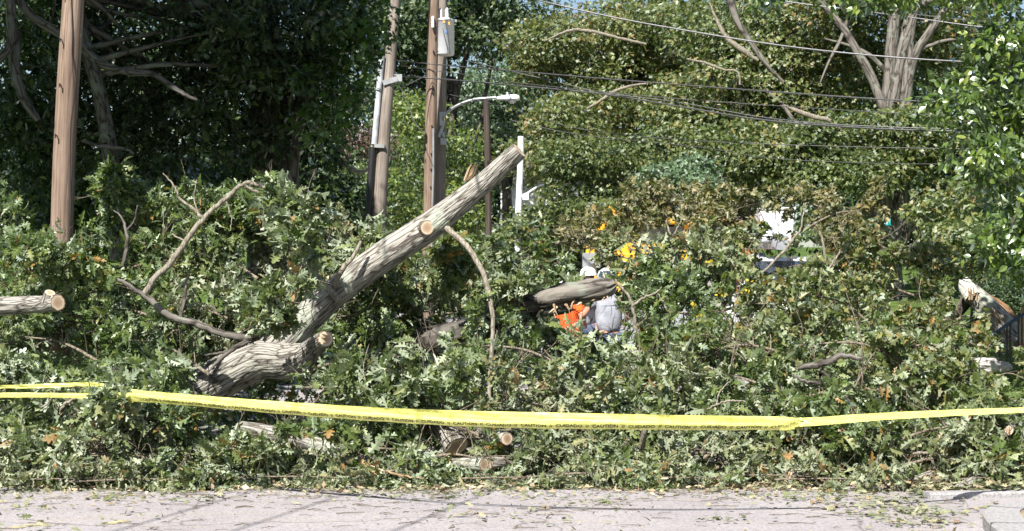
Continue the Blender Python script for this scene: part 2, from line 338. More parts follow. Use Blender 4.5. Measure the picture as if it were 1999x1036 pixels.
BK_OAK2 = bark_mat('oak_limb_bark', (.05, .04, .03), (.19, .176, .155), (.35, .335, .305), 32, 4.2, 1.0, (.33, .35, .29))
BK_TWIG = bark_mat('twig_bark', (.06, .045, .03), (.13, .105, .08), (.21, .18, .14), 40, 6, .3, coord='Object')
BK_BARE = bark_mat('bare_branch_bark', (.09, .075, .055), (.19, .165, .13), (.27, .245, .2), 40, 7, .4, coord='Object')
BK_BG = bark_mat('tree_bark', (.025, .021, .018), (.09, .08, .07), (.18, .165, .145), 12, 2.5, .8, (.17, .18, .15))
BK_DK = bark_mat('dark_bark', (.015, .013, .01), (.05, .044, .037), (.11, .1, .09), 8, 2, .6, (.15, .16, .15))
CUT = cut_mat()
M_SPL = bark_mat('splintered_wood', (.2, .12, .07), (.38, .27, .17), (.52, .41, .28), 30, 1.5, .8)
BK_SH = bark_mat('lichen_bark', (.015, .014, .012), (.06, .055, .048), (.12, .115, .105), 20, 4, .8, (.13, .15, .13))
M_ROT = bark_mat('rotten_wood', (.05, .025, .012), (.16, .09, .045), (.28, .17, .09), 30, 6, 1)
M_POLE = pole_mat('pole_wood', (.07, .047, .035), (.175, .13, .103), (.28, .225, .185))
M_POLE2 = pole_mat('grey_pole_wood', (.1, .088, .078), (.2, .178, .158), (.32, .295, .265))
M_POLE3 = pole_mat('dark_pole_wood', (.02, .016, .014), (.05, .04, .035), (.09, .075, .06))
M_WHITE = paint('white_paint', (.7, .72, .76), .35, dirt=.08)
M_WHITED = paint('white_plastic', (.72, .74, .76), .5, dirt=.25, scale=9)
M_BLK = paint('black_metal', (.012, .012, .014), .45)
M_BLUEBK = paint('dark_blue_rail', (.02, .035, .07), .4)
M_GALV = paint('galvanised', (.45, .46, .47), .4, .7)
M_WIRE = paint('wire', (.05, .05, .052), .45)
M_WIREL = paint('wire_light', (.13, .13, .14), .4, .3)
M_TAPE = paint('yellow_tape', (.72, .72, .2), .36, dirt=.3, scale=18, trans=.08, bump=.6)
M_TXT = paint('tape_print', (.03, .03, .01), .5)
M_YELP = paint('machine_yellow', (.72, .36, .02), .35, dirt=.15)
M_GLASS = paint('windscreen', (.03, .04, .05), .15, dirt=.3, spec=.8, coat=1)
M_TYRE = paint('rubber', (.02, .02, .02), .8)
M_GREYP = paint('grey_paint', (.25, .26, .28), .5)
M_ORL = paint('amber_lamp', (.8, .14, .02), .3)
M_ORS = paint('orange_shirt', (.8, .12, .02), .95, dirt=.25, scale=5, bump=.5)
M_GRS = paint('grey_shirt', (.31, .32, .37), .95, dirt=.3, scale=7, bump=1.0, spec=.1)
M_JEAN = paint('work_trousers', (.06, .08, .13), .9, dirt=.3, bump=.5)
M_SKIN = paint('skin', (.5, .25, .17), .5, dirt=.1)
M_HAIR = paint('hair', (.05, .03, .02), .7)
M_BOOT = paint('boot_leather', (.06, .04, .025), .6)
M_HIVIS = paint('hi_vis', (.85, .85, .03), .8)
M_TEAL = paint('teal_sign', (.0, .26, .25), .4)
M_GRAN = paint('granite', (.3, .29, .29), .85, dirt=.45, scale=40, bump=.4)
M_STONE = paint('field_stone', (.4, .37, .36), .9, dirt=.4, scale=7, bump=.8)
M_SAND = grassy('sandy_verge', (.16, .12, .08), (.27, .215, .15), (.34, .29, .2), 4)
M_GRASS = grassy('grass', (.03, .055, .012), (.06, .10, .02), (.11, .15, .04), 2.5)
M_LEAFD = grassy('verge_soil', (.06, .05, .03), (.13, .11, .07), (.2, .17, .11), 5)
M_ASPH = asphalt_mat()
M_LINE = paint('faded_yellow_line', (.36, .32, .2), .9, dirt=.4, scale=12)
M_PINK = paint('pink_petals', (.75, .06, .3), .6)
M_SLAT = paint('white_siding', (.65, .66, .68), .6)
M_ROOF = paint('roof_shingle', (.12, .11, .11), .9)

# ------------------------------------------------------------------ leaf shapes (base at origin, length 1 along +Y)
def outline_leaf(right, spine_y):
    """right: outline points (x>0) from base to tip; fan strips to the midrib"""
    sp = [(0, y) for y in spine_y]; ns = len(sp)
    v = [(x, y, abs(x)) for x, y in sp] + [(x, y, abs(x)) for x, y in right] + [(-x, y, abs(x)) for x, y in right]
    nr = len(right); tris = []
    for side, off in ((0, ns), (1, ns + nr)):
        si = 0
        for k in range(nr - 1):
            a, b = off + k, off + k + 1
            tgt = right[k][1]
            while si < ns - 1 and spine_y[si + 1] <= (right[k][1] + right[k + 1][1]) / 2 + .02:
                tris.append((si, a, si + 1) if side == 0 else (si, si + 1, a)); si += 1
            tris.append((si, a, b) if side == 0 else (si, b, a))
        tris.append((si, off + nr - 1, ns - 1) if side == 0 else (si, ns - 1, off + nr - 1)) if si < ns - 1 else None
    return np.array(v, float), np.array(tris)
T_OAK = outline_leaf([(.03, .1), (.09, .2), (.22, .27), (.24, .34), (.09, .36), (.12, .44), (.34, .53), (.36, .61), (.12, .58), (.13, .66), (.31, .78), (.29, .85), (.10, .8), (.13, .9), (.1, .98)], [0, .2, .4, .6, .8, 1.02])
T_OAKS = outline_leaf([(.04, .15), (.24, .3), (.09, .38), (.35, .57), (.12, .6), (.3, .82), (.09, .86), (.09, .98)], [0, .35, .65, 1.0])
T_MAPLE = outline_leaf([(.02, .12), (.2, .02), (.34, .14), (.24, .3), (.52, .55), (.32, .58), (.2, .6), (.24, .8), (.1, .78)], [0, .3, .6, 1.0])
T_OVAL = outline_leaf([(.12, .08), (.3, .3), (.28, .55), (.12, .82)], [0, .4, 1.0])
T_SIMP = (np.array([[0, 0, 0], [.34, .5, .3], [0, 1, 0], [-.34, .45, .3]], float), np.array([[0, 1, 2], [0, 2, 3]]))
T_STAR = (np.array([[0, 0, 0], [.3, .1, .25], [.2, .38, .1], [.5, .6, .4], [.17, .68, .1], [0, 1.05, 0], [-.19, .66, .1], [-.5, .55, .4], [-.2, .36, .1], [-.32, .1, .25]], float),
          np.array([[0, 1, 2], [0, 2, 4], [2, 3, 4], [0, 4, 6], [4, 5, 6], [0, 6, 8], [6, 7, 8], [0, 8, 9]]))

def put_leaves(acc, T, Pp, D, Nn, S, mat=0, curl=.35, fold=.3, flip=0.0, thin=1.0):
    Pp = np.asarray(Pp, float); n = len(Pp)
    if n == 0: return
    tv, tf = T; k = len(tv)
    D = nrm(D); B = nrm(np.cross(D, Nn)); Nn = np.cross(B, D)
    if flip > 0:
        f = np.where(rng.random(n) < flip, -1.0, 1.0)[:, None]; Nn = Nn * f; B = B * f
    c = curl * rng.uniform(-.4, 1.6, n); fo = fold * rng.uniform(-.6, 1.6, n); tw = rng.uniform(-.5, .5, n); sx = rng.uniform(.6, 1.15, n) * thin
    x = tv[None, :, 0] * sx[:, None]; y = np.repeat(tv[None, :, 1], n, 0)
    z = -c[:, None] * y ** 2 * .6 + fo[:, None] * tv[None, :, 2] + tw[:, None] * x * y * .8
    S = np.asarray(S, float)[:, None, None]
    V = Pp[:, None, :] + S * (x[..., None] * B[:, None] + y[..., None] * D[:, None] + z[..., None] * Nn[:, None])
    Fc = (tf[None] + (np.arange(n) * k)[:, None, None]).reshape(-1, 3)
    acc.add(V.reshape(-1, 3), [Fc], mat, smooth=False)

def rand_dirs(n): return nrm(rng.normal(size=(n, 3)))

# ------------------------------------------------------------------ ground, road, kerbs (the setting)
def sheet(name, xs, ys, mat, dz=0, kind='structure', uneven=0):
    X, Y = np.meshgrid(xs, ys); Z = gz(X, Y) + dz
    if uneven: Z = Z + uneven * (np.sin(X * 1.7 + Y) * np.sin(Y * 1.3 - X * .6))
    V = np.stack([X, Y, Z], -1).reshape(-1, 3); nx, ny = len(xs), len(ys)
    i = np.arange(ny - 1)[:, None]; j = np.arange(nx - 1)[None, :]
    q = np.stack([i * nx + j, i * nx + j + 1, (i + 1) * nx + j + 1, (i + 1) * nx + j], -1).reshape(-1, 4)
    a = Acc(); a.add(V, [q]); o = a.build(name, mat); o['kind'] = kind; return o
xs = np.concatenate([[-1500, -600, -200, -80, -40, -20], np.linspace(-12, 14, 53), [20, 40, 80, 200, 600, 1500]])
ys = np.concatenate([[-60, -20, 0], np.linspace(8, 60, 53), [70, 80, 100, 140, 300, 900, 2500]])
g = sheet('ground', xs, ys, M_GRASS)
sheet('road', np.linspace(-7.5, 3.95, 12), np.concatenate([[-30, -10, 0], np.linspace(6, 60, 55), [70, 80, 100]]), M_ASPH, .004)
# asphalt driveway mouth between the two kerbs
a = Acc()
a.add(np.array([[3.9, 14.5, .006], [12, 14.9, .03], [12, 17.4, .03], [3.9, 16.9, .006]]), [np.array([[0, 1, 2, 3]])]); a.build('driveway_apron', M_ASPH)['kind'] = 'structure'
# near kerb with sidewalk behind it
def kerb_joints(pts, w, h, step, name='kerb_joint'):
    pts = np.asarray(pts, float)[:, :2]; s_ = np.concatenate([[0], np.cumsum(np.linalg.norm(np.diff(pts, axis=0), axis=1))]); a = Acc()
    for d in np.arange(step * .6, s_[-1], step):
        p = np.array([np.interp(d, s_, pts[:, 0]), np.interp(d, s_, pts[:, 1])]); q = np.array([np.interp(d + .05, s_, pts[:, 0]), np.interp(d + .05, s_, pts[:, 1])]); T = nrm(q - p); S = np.array([T[1], -T[0]])
        c = p + S * w / 2; box(a, [c[0], c[1], h / 2 + .001], [.012, abs(w) + .006, h + .004], rz=math.atan2(T[1], T[0]))
    a.build(name, paint('mortar', (.07, .065, .06), .9))['kind'] = 'structure'
def kerb(name, pts, w, h, mat):
    pts = np.asarray(pts, float); a = Acc()
    T = nrm(np.gradient(pts, axis=0)); S = np.stack([T[:, 1], -T[:, 0]], -1)
    inner = pts + S * w
    n = len(pts); V = []
    for p, q in zip(pts, inner): V += [(p[0], p[1], 0), (p[0] + .0 + S[0][0] * 0, p[1], h - .02), (*(p + (q - p) * .08), h), (q[0], q[1], h), (q[0], q[1], 0)]
    V = np.array(V); i = np.arange(n - 1)[:, None]; j = np.arange(4)[None, :]
    qd = np.stack([i * 5 + j, i * 5 + j + 1, (i + 1) * 5 + j + 1, (i + 1) * 5 + j], -1).reshape(-1, 4)
    a.add(V, [qd, np.array([[0, 1, 2, 3, 4]]), np.array([[4, 3, 2, 1, 0]]) + (n - 1) * 5], smooth=False)
    o = a.build(name, mat); o['kind'] = 'structure'; return inner
kp, _ = smooth_path([(3.5, 4, 0), (3.62, 10, 0), (3.72, 13, 0), (3.86, 14.3, 0), (4.08, 15.0, 0), (4.5, 15.3, 0), (6, 15.5, 0), (12, 15.8, 0)], [1] * 8, n=60)
inn = kerb('kerb', kp[:, :2], .3, .13, M_GRAN)
kerb_joints(kp, .3, .13, 1.15)
a = Acc(); poly = [tuple(p) for p in inn] + [(12, 4)]
n = len(poly); a.add(np.array([(x, y, .118) for x, y in poly]), [np.arange(n)[None, ::-1]]); a.build('sandy_verge', M_SAND)['kind'] = 'structure'
kp2 = np.array([(3.95, 16.55), (4.3, 16.6), (5.5, 16.8), (7, 17.0), (12, 17.3)])
kerb('kerb', kp2, -.18, .07, M_GRAN)
a = Acc(); a.add(np.array([[4.0, 16.7, .045], [12, 17.45, .045], [12, 22, .16], [4.2, 21, .12]]), [np.array([[0, 1, 2, 3]])]); a.build('leafy_verge', M_LEAFD)['kind'] = 'structure'
a = Acc()
for (x0, y0, x1, y1, w) in ((-3.42, 14.75, -3.3, 15.0, .13), (-4.15, 14.5, -4.0, 14.75, .12)):
    d = nrm(np.array([x1 - x0, y1 - y0])); s = np.array([d[1], -d[0]]) * w / 2
    a.add(np.array([[x0 - s[0], y0 - s[1], .008], [x0 + s[0], y0 + s[1], .008], [x1 + s[0], y1 + s[1], .008], [x1 - s[0], y1 - s[1], .008]]), [np.array([[0, 1, 2, 3]])])
a.build('road_marking', M_LINE)['kind'] = 'structure'

# ------------------------------------------------------------------ poles
def pole(name, label, pts, rad, mat, base, group=None, sides=28):
    t = thing(name, label, 'utility pole', base, group)
    p, r = smooth_path(pts, rad, n=40)
    a = Acc(); tube(a, p, r, sides, 0, 0, uvs=True, disp=lambda x, y, v: .006 * mnoise.noise(Vector((x * 9, y * 9, v * .5))) + .004 * mnoise.noise(Vector((x * 40, y * 40, v * 1.0))))
    a.build('shaft', mat, t, base); return t
# left near pole
Yp = 20.9
b0 = P(108, 700, Yp); b0[2] = gz(b0[0], Yp) - .3
pA = pole('utility_pole', 'brown wooden utility pole with step spikes at the left, standing in the leafy pile', [b0, P(122, 400, Yp), P(131, 200, Yp), P(143, 0, Yp), P(160, -350, Yp)], [.136, .132, .13, .128, .12], M_POLE, b0)
for (px, py) in ((133, -12), (131, 80), (130, 168), (122, 266)):
    c = P(px - 3, py, Yp); a = Acc()
    y0 = Yp - .125
    tube(a, [[c[0] - .02, y0 + .03, c[2]], [c[0] - .02, y0 - .055, c[2]], [c[0] - .018, y0 - .06, c[2] + .002]], [.008, .008, .008], 8, 0, 0)
    box(a, [c[0] - .02, y0 - .05, c[2] - .01], [.016, .012, .05])
    a.build('step_spike', M_BLK, pA, b0)
a = Acc(); q = [P(141 + 2, -40, Yp), P(147, 60, Yp), P(146, 110, Yp), P(150, 190, Yp), P(143, 260, Yp), P(144, 420, Yp)]
q = [x + np.array([.0, -.135, 0]) for x in q]; pp, rr = smooth_path(q, [.006] * 6, n=30); tube(a, pp, rr, 6); a.build('ground_wire', M_BLK, pA, b0)

# centre pair of poles
YA, YB = 35.5, 36.4
bA = P(834, 680, YA); bA[2] = gz(bA[0], YA) - .3
pB = pole('utility_pole', 'tall brown utility pole in the middle, front one of the close pair', [bA, P(838, 430, YA), P(842, 200, YA), P(847, 0, YA), P(853, -280, YA)], [.135, .128, .116, .106, .1], M_POLE, bA)
for py in (60, 100, 168, 180, 246, 300, 330, 365):
    a = Acc(); c = P(848 - py * .02, py, YA - .118); tube(a, [c + [0, .03, 0], c - [0, .04, 0]], [.018, .018], 8, 0, 0); a.build('bolt', M_BLK, pB, bA)
bB = P(857, 680, YB); bB[2] = gz(bB[0], YB) - .3
pC = pole('utility_pole', 'greyer utility pole standing just behind the brown one, carrying the transformer', [bB, P(857, 430, YB), P(859, 200, YB), P(862, 0, YB), P(865, -280, YB)], [.15, .14, .13, .12, .1], M_POLE2, bB)
a = Acc(); tube(a, [P(846, 250, YA - .17), P(846, 330, YA - .17), P(843, 430, YA - .19), P(842, 560, YA - .2)], [.022] * 4, 8, 0, 0); a.build('riser_pipe', M_GALV, pC, bB)
# transformer
tc_ = P(868.5, 108, 35.6); tr = thing('pole_transformer', 'white cylindrical transformer with two bushings hung on the middle pole', 'transformer', tc_)
h = 70 / F * 35.6; R_ = .192
a = Acc(); lathe(a, tc_, [(.17, 0), (R_, .02), (R_, h - .05), (R_ + .012, h - .045), (R_ + .012, h - .015), (R_ - .02, h), (.06, h + .04), (.0, h + .05)], 36); a.build('tank', M_WHITE, tr, tc_)
a = Acc(); lathe(a, tc_ + [0, 0, h - .035], [(R_ + .02, 0), (R_ + .02, .018)], 36); box(a, tc_ + [R_ + .02, -.02, h - .03], [.06, .05, .05]); a.build('lid_band', M_GALV, tr, tc_)
for dx in (-.09, .045):
    a = Acc(); pr = [(.03, 0)]
    for k in range(7): pr += [(.05, .02 + k * .026), (.032, .033 + k * .026)]
    pr += [(.03, .21), (.012, .24)]
    lathe(a, tc_ + [dx, -.02, h + .0], pr, 16); a.build('bushing', M_WHITED, tr, tc_)
a = Acc(); box(a, tc_ + [.035, -R_ - .004, h - .28], [.035, .01, .035]); a.build('blue_sticker', paint('sticker_blue', (.06, .2, .8), .5), tr, tc_)
so_m = paint('sticker_orange', (.7, .33, .06), .5)
a = Acc(); box(a, tc_ + [-.01, -R_ - .004, h - .075], [.05, .01, .035]); a.build('warning_sticker', so_m, tr, tc_)
a = Acc(); box(a, tc_ + [.09, -R_ + .02, h - .1], [.035, .01, .055]); a.build('warning_sticker', so_m, tr, tc_)
for q_ in (.3, .8): a = Acc(); box(a, tc_ + [-.22, .0, h * q_], [.12, .06, .08]); a.build('mount_bracket', M_GALV, tr, tc_)
a = Acc(); p_, r_ = smooth_path([tc_ + [.045, -.02, h + .2], tc_ + [.02, -.05, h + .4], tc_ + [.06, 0, h + .8], tc_ + [.0, 0, h + 1.6]], [.007] * 4, n=14); tube(a, p_, r_, 6)
p_, r_ = smooth_path([tc_ + [-.07, -.05, h], tc_ + [-.02, -R_ - .03, h * .6], tc_ + [.06, -R_ - .02, .0], tc_ + [-.2, -.12, .1]], [.006] * 4, n=14); tube(a, p_, r_, 6)
p_, r_ = smooth_path([tc_ + [.02, -R_ - .02, h - .05], tc_ + [.07, -R_ - .03, h * .5], tc_ + [.11, -R_, .0]], [.008] * 3, n=14); tube(a, p_, r_, 6)
a.build('jumper_wire', M_WIRE, tr, tc_)
# cutout on front pole
cc = P(845, 45, YA - .16); a = Acc(); lathe(a, cc - [0, 0, .1], [(.02, 0), (.035, .03), (.02, .05), (.035, .08), (.02, .1), (.035, .13), (.02, .16), (.03, .2), (.02, .24)], 12); box(a, cc + [0, .06, 0], [.03, .12, .03]); a.build('fuse_cutout', M_WHITED, pB, bA)

# street lamp
Lr = P(866, 232, 36.2); lamp = thing('street_lamp', 'white cobra-head street lamp on a curved arm reaching right from the pole pair', 'street lamp', Lr)
a = Acc(); pts = [P(857, 268, 36.2), P(866, 240, 36.2), P(868, 225, 36.1), P(890, 207, 36.0), P(925, 194, 35.9), P(972, 190, 35.8)]
p_, r_ = smooth_path(pts, [.03, .032, .03, .028, .026, .026], n=30); tube(a, p_, r_, 12, 0, 0); box(a, P(863, 232, 36.2), [.1, .08, .28]); a.build('arm', M_GALV, lamp, Lr)
hc = P(991, 193, 35.75); a = Acc()
prof = [(-.24, .035), (-.2, .05), (-.1, .075), (.05, .1), (.16, .1), (.22, .08), (.25, .03)]
V = []; 
for x, r in prof:
    for k in range(14):
        th = 2 * math.pi * k / 14; V.append((x, math.cos(th) * r * 1.15, max(-.03, math.sin(th) * r * .85) + .01))
i = np.arange(6)[:, None]; j = np.arange(14)[None, :]
a.add(np.array(V) + hc, [np.stack([i * 14 + j, (i + 1) * 14 + j, (i + 1) * 14 + (j + 1) % 14, i * 14 + (j + 1) % 14], -1).reshape(-1, 4), np.arange(14)[None], (np.arange(14) + 84)[None, ::-1]]); a.build('lamp_head', M_WHITE, lamp, Lr)
a = Acc(); lathe(a, hc + [.09, 0, -.095], [(.03, 0), (.075, .03), (.09, .07)], 16); a.build('lens', M_WHITED, lamp, Lr)
a = Acc(); lathe(a, hc + [-.0, 0, .08], [(.035, 0), (.035, .05), (.02, .06)], 12); a.build('photocell', M_GALV, lamp, Lr)
a = Acc(); box(a, P(866, 276, 36.1), [.12, .1, .13]); lathe(a, P(866, 271, 36.1), [(.03, 0), (.03, .15)], 10); a.build('junction_box', M_GALV, pC, bB)

# leaning pole with conduits
YL = 34.5
bL = P(728, 660, YL); bL[2] = gz(bL[0], YL) - .2
pD = pole('utility_pole', 'leaning grey pole with a white and black cable riser, behind the dark tree edge', [bL, P(738, 450, YL), P(751, 250, YL), P(762, 120, YL), P(772, 0, YL), P(786, -160, YL)], [.155, .145, .125, .11, .095, .085], M_POLE2, bL)
a = Acc(); s_ = np.array([-.12, -.11, 0])
p_, r_ = smooth_path([P(741, 282, YL) + s_ * .8, P(748, 200, YL) + s_ * .8, P(756, 110, YL) + s_ * .8], [.06] * 3, n=8); tube(a, p_, r_, 14, 0, 0); a.build('white_conduit', paint('weathered_white', (.42, .44, .47), .6, dirt=.45, scale=5), pD, bL)
a = Acc(); p_, r_ = smooth_path([P(738, 288, YL) + s_ * .8, P(727, 480, YL) + s_, P(720, 640, YL) + s_], [.07, .07, .07], n=8); tube(a, p_, r_, 14, 0, 0); a.build('black_conduit', M_BLK, pD, bL)
a = Acc(); box(a, P(741, 285, YL - .12), [.2, .14, .07], ry=.05); a.build('riser_bracket', M_GALV, pD, bL)
a = Acc(); box(a, P(762, 158, YL - .1), [.3, .1, .1], ry=-.3); box(a, P(775, 152, YL), [.2, .1, .14]); a.build('cable_bracket', M_GALV, pD, bL)

# far poles
def farpole(label, pts, r, Y, mat):
    b = P(*pts[0], Y); b[2] = gz(b[0], Y) - .2
    return pole('utility_pole', label, [b] + [P(x, y, Y) for x, y in pts[1:]], [r * 1.05] + [r] * (len(pts) - 1), mat, b, sides=16), b
farpole('thin dark utility pole in shade below the street lamp head', [(955, 600), (953, 400), (950, 195)], .075, 40.5, M_POLE3)
M_WPOLE = bark_mat('whitewashed_pole', (.35, .34, .33), (.62, .63, .66), (.8, .82, .85), 12, 2.5, .2)
pw, bw = farpole('slim white pole right of the sawn limb tip', [(1008, 560), (1011, 450), (1015, 340), (1017, 266)], .075, 41, M_WPOLE)
a = Acc(); p_, r_ = smooth_path([P(1016, 385, 41), P(1028, 378, 40.9), P(1050, 364, 40.8), P(1062, 360, 40.8)], [.03, .028, .025, .02], n=10); tube(a, p_, r_, 8, 0, 0); box(a, P(1026, 384, 40.9), [.14, .1, .14]); a.build('bracket_arm', M_WHITED, pw, bw)

# ------------------------------------------------------------------ wires
def wire(label, pts, r, mat, sag=None):
    a = Acc(); q = [P(*x) if len(x) == 3 else np.array(x[1:]) for x in pts]; r = r * (.62 if len(pts[0]) == 3 else 1)
    p_, r_ = smooth_path(q, [r] * len(q), n=26); tube(a, p_, r_, 6, 0)
    return one('power_line', a, mat, label, 'power line', 'overhead lines across the background trees', origin=p_[0])
wire('pale bundled cable descending rightward from the sky gap across the tree tops', [(960, -22, 31), (1050, 0, 30), (1200, 34, 29.5), (1350, 61, 29), (1500, 85, 28.5), (1650, 103, 28), (1840, 118, 27.5), (2100, 128, 27)], .022, M_WIREL)
wire('pale cable in the top right corner, upper one crossing the forked grey trunks', [(1400, -30, 30), (1520, 0, 29.5), (1675, 20, 29), (1795, 36, 28.5), (1940, 55, 28), (2100, 66, 27.5)], .017, M_WIREL)
wire('thin black wire in the top right corner, just above the pale cable', [(1500, -25, 30), (1625, 0, 30), (1750, 22, 29), (1880, 38, 28.5), (2100, 58, 28)], .01, M_WIRE)
wire('thin black wire cutting the extreme top right corner', [(1700, -25, 30), (1860, 2, 29), (1999, 18, 28), (2100, 26, 27)], .01, M_WIRE)
wire('dark twisted cable from the middle poles rightward, highest of the middle set', [(770, 117, 34.4), (845, 125, 35.3), (1000, 138, 33), (1250, 159, 31.5), (1500, 178, 30), (1700, 192, 29), (1876, 201, 28.3), (2100, 210, 27.5)], .02, M_WIRE)
wire('thin black wire just under the highest middle cable', [(765, 125, 34.4), (845, 137, 35.2), (930, 148, 34), (1000, 160, 33), (1250, 186, 31.5), (1500, 205, 30.5), (1795, 223, 29), (2100, 235, 28)], .011, M_WIRE)
wire('thick black cable leaving the middle poles below the transformer', [(770, 148, 34.4), (838, 152, 35.2), (1000, 166, 33), (1175, 183, 32), (1330, 208, 31), (1500, 235, 30), (1700, 250, 29), (1865, 256, 28.3), (2100, 260, 27.6)], .024, M_WIRE)
wire('slack grey wire dropping from upper left to join the thick black cable', [(910, 118, 34.5), (1000, 139, 33), (1090, 160, 32.5), (1175, 180, 32), (1330, 200, 31.2), (1500, 230, 30.2), (1700, 246, 29.2), (2100, 258, 28)], .012, M_WIREL)
wire('thin wire passing behind the street lamp head and on to the right', [(870, 183, 36), (930, 195, 35.5), (1000, 213, 34), (1125, 250, 33), (1300, 270, 32), (1500, 281, 31), (1795, 289, 30), (2100, 292, 29)], .011, M_WIRE)
wire('lowest thin wire in front of the shaded middle trees', [(1000, 235, 36), (1130, 262, 35.5), (1370, 287, 34), (1500, 308, 33), (1700, 318, 32), (1900, 320, 31), (2100, 320, 30)], .01, M_WIRE)
wire('short slanting guy wire right of the leaning pole', [(776, 160, 34.4), (795, 200, 34), (810, 238, 33.8), (830, 262, 33.6)], .01, M_WIRE)
wire('short cable rising between the leaning pole and the brown pole', [(768, 178, 34.4), (800, 163, 34.8), (836, 145, 35.2)], .014, M_WIREL)
for k, (dx, z) in enumerate(((0, 8.3), (.9, 8.6), (2.4, 7.6))):
    wire(['near overhead line above the street, left one of three', 'near overhead line above the street, middle one of three', 'near overhead line above the street, right one of three'][k],
         [('w', -9.2 + dx, -4, z + .4), ('w', -6.9 + dx, 6, z - .1), ('w', -4.3 + dx, 18, z), ('w', -1.6 + dx * .3, 36, z + .9)], .016, M_WIRE)

# ------------------------------------------------------------------ trees
def limb_path(a, b, sag=.15, wob=.25):
    a = np.asarray(a); b = np.asarray(b); L = np.linalg.norm(b - a)
    ts = [0, .3, .65, 1]; pts = []
    for t in ts:
        p = a * (1 - t) + b * t + rng.normal(size=3) * wob * L * .12 * (0 if t in (0, 1) else 1); p[2] += sag * L * math.sin(math.pi * t) * -.5 if False else 0
        pts.append(p)
    return pts
def Ytree(b): return float(b[1])
def tree(name, label, base, trunk, ells, clump, nleaf, size, tpl, mat, bark, group=None, tr=.22, gap=1.0, limbs=14, cat='tree', core=.35, flat=.6, curl=.3, flip=.3, cut=None):
    """trunk: world points from the base up; ells: (centre, radii); leaves sit on clumps spread through the crown"""
    base = np.asarray(base, float); t = thing(name, label, cat, base, group)
    a = Acc(); 
    if trunk is not None:
        p_, r_ = smooth_path(trunk, np.linspace(tr, tr * .5, len(trunk)), n=24); tube(a, p_, r_, 12, 0, uvs=True, disp=lambda x, y, v: .12 * tr * mnoise.noise(Vector((x * 5, y * 5, v * 1.2))))
        top = p_[-1]; midp = p_[len(p_) // 2:]
    clump_in = clump
    if Ytree(base) > 35: clump = clump * 1.5; nleaf = nleaf * 2.1; gap = gap * 1.15; flat = .5; size = size * .8; nleaf = nleaf * 1.5
    CC = []
    for (c, r) in ells:
        c = np.asarray(c, float); r = np.asarray(r, float)
        area = 4 * math.pi * ((r[0] * r[1]) ** 1.6 / 3 + (r[0] * r[2]) ** 1.6 / 3 + (r[1] * r[2]) ** 1.6 / 3) ** (1 / 1.6)
        k = max(4, int(1.05 * gap * area / (math.pi * clump ** 2)))
        u = rand_dirs(k); rad = rng.random(k) ** core
        CC.append(c + u * r * rad[:, None])
    CC = np.concatenate(CC); CC = CC[CC[:, 2] > gz(CC[:, 0], CC[:, 1]) + .2]
    if cut is not None: CC = CC[cut(CC)]
    if trunk is not None:
        for c in CC[rng.choice(len(CC), min(limbs, len(CC)), replace=False)]:
            s0 = midp[rng.integers(0, len(midp))]; p_, r_ = smooth_path(limb_path(s0, c), [tr * .38, tr * .25, tr * .14, tr * .05], n=12); tube(a, p_, r_, 7, 0, uvs=True)
        a.build('trunk', bark, t, base)
    k = len(CC); cr = clump * rng.uniform(.45, 1.3, k)
    n = (nleaf * (cr / clump) ** 2).astype(int) + 3; idx = np.repeat(np.arange(k), n); m = len(idx)
    u = rng.normal(size=(m, 3)); u[:, 2] += .35; u = nrm(u)
    # lumpy clumps: modulate the radius by direction
    ph = rng.uniform(0, 6.28, (k, 3))[idx]; lum = 1 + .25 * np.sin(u[:, 0] * 5 + ph[:, 0]) * np.sin(u[:, 1] * 5 + ph[:, 1]) + .15 * np.sin(u[:, 2] * 9 + ph[:, 2])
    rr = cr[idx] * lum * (1 - .5 * rng.random(m) ** 2.2)
    pos = CC[idx] + u * rr[:, None] * np.array([1, 1, flat])
    nn = nrm(u * 1.1 + np.array([0, -.1, .6]) + rng.normal(size=(m, 3)) * .38)
    dd = nrm(u * .6 + rng.normal(size=(m, 3)) * .6 + np.array([0, 0, -.45]))
    a2 = Acc(); put_leaves(a2, tpl, pos, dd, nn, size * rng.uniform(.65, 1.25, m), 0, curl, .3, flip)
    a2.build('crown', mat, t, base); return t
def ell(px, py, Y, rx, ry, rd): return (P(px, py, Y), (rx / F * Y, rd, ry / F * Y))
def gbase(px, Y): x = (px - 999.5) / F * Y; return np.array([x, Y, float(gz(x, Y)) - .2])
def trk(px0, px1, py1, Y): b = gbase(px0, Y); e = P(px1, py1, Y); return [b, b * .6 + e * .4 + [.1, 0, 0], e]

GB = 'trees filling the background'
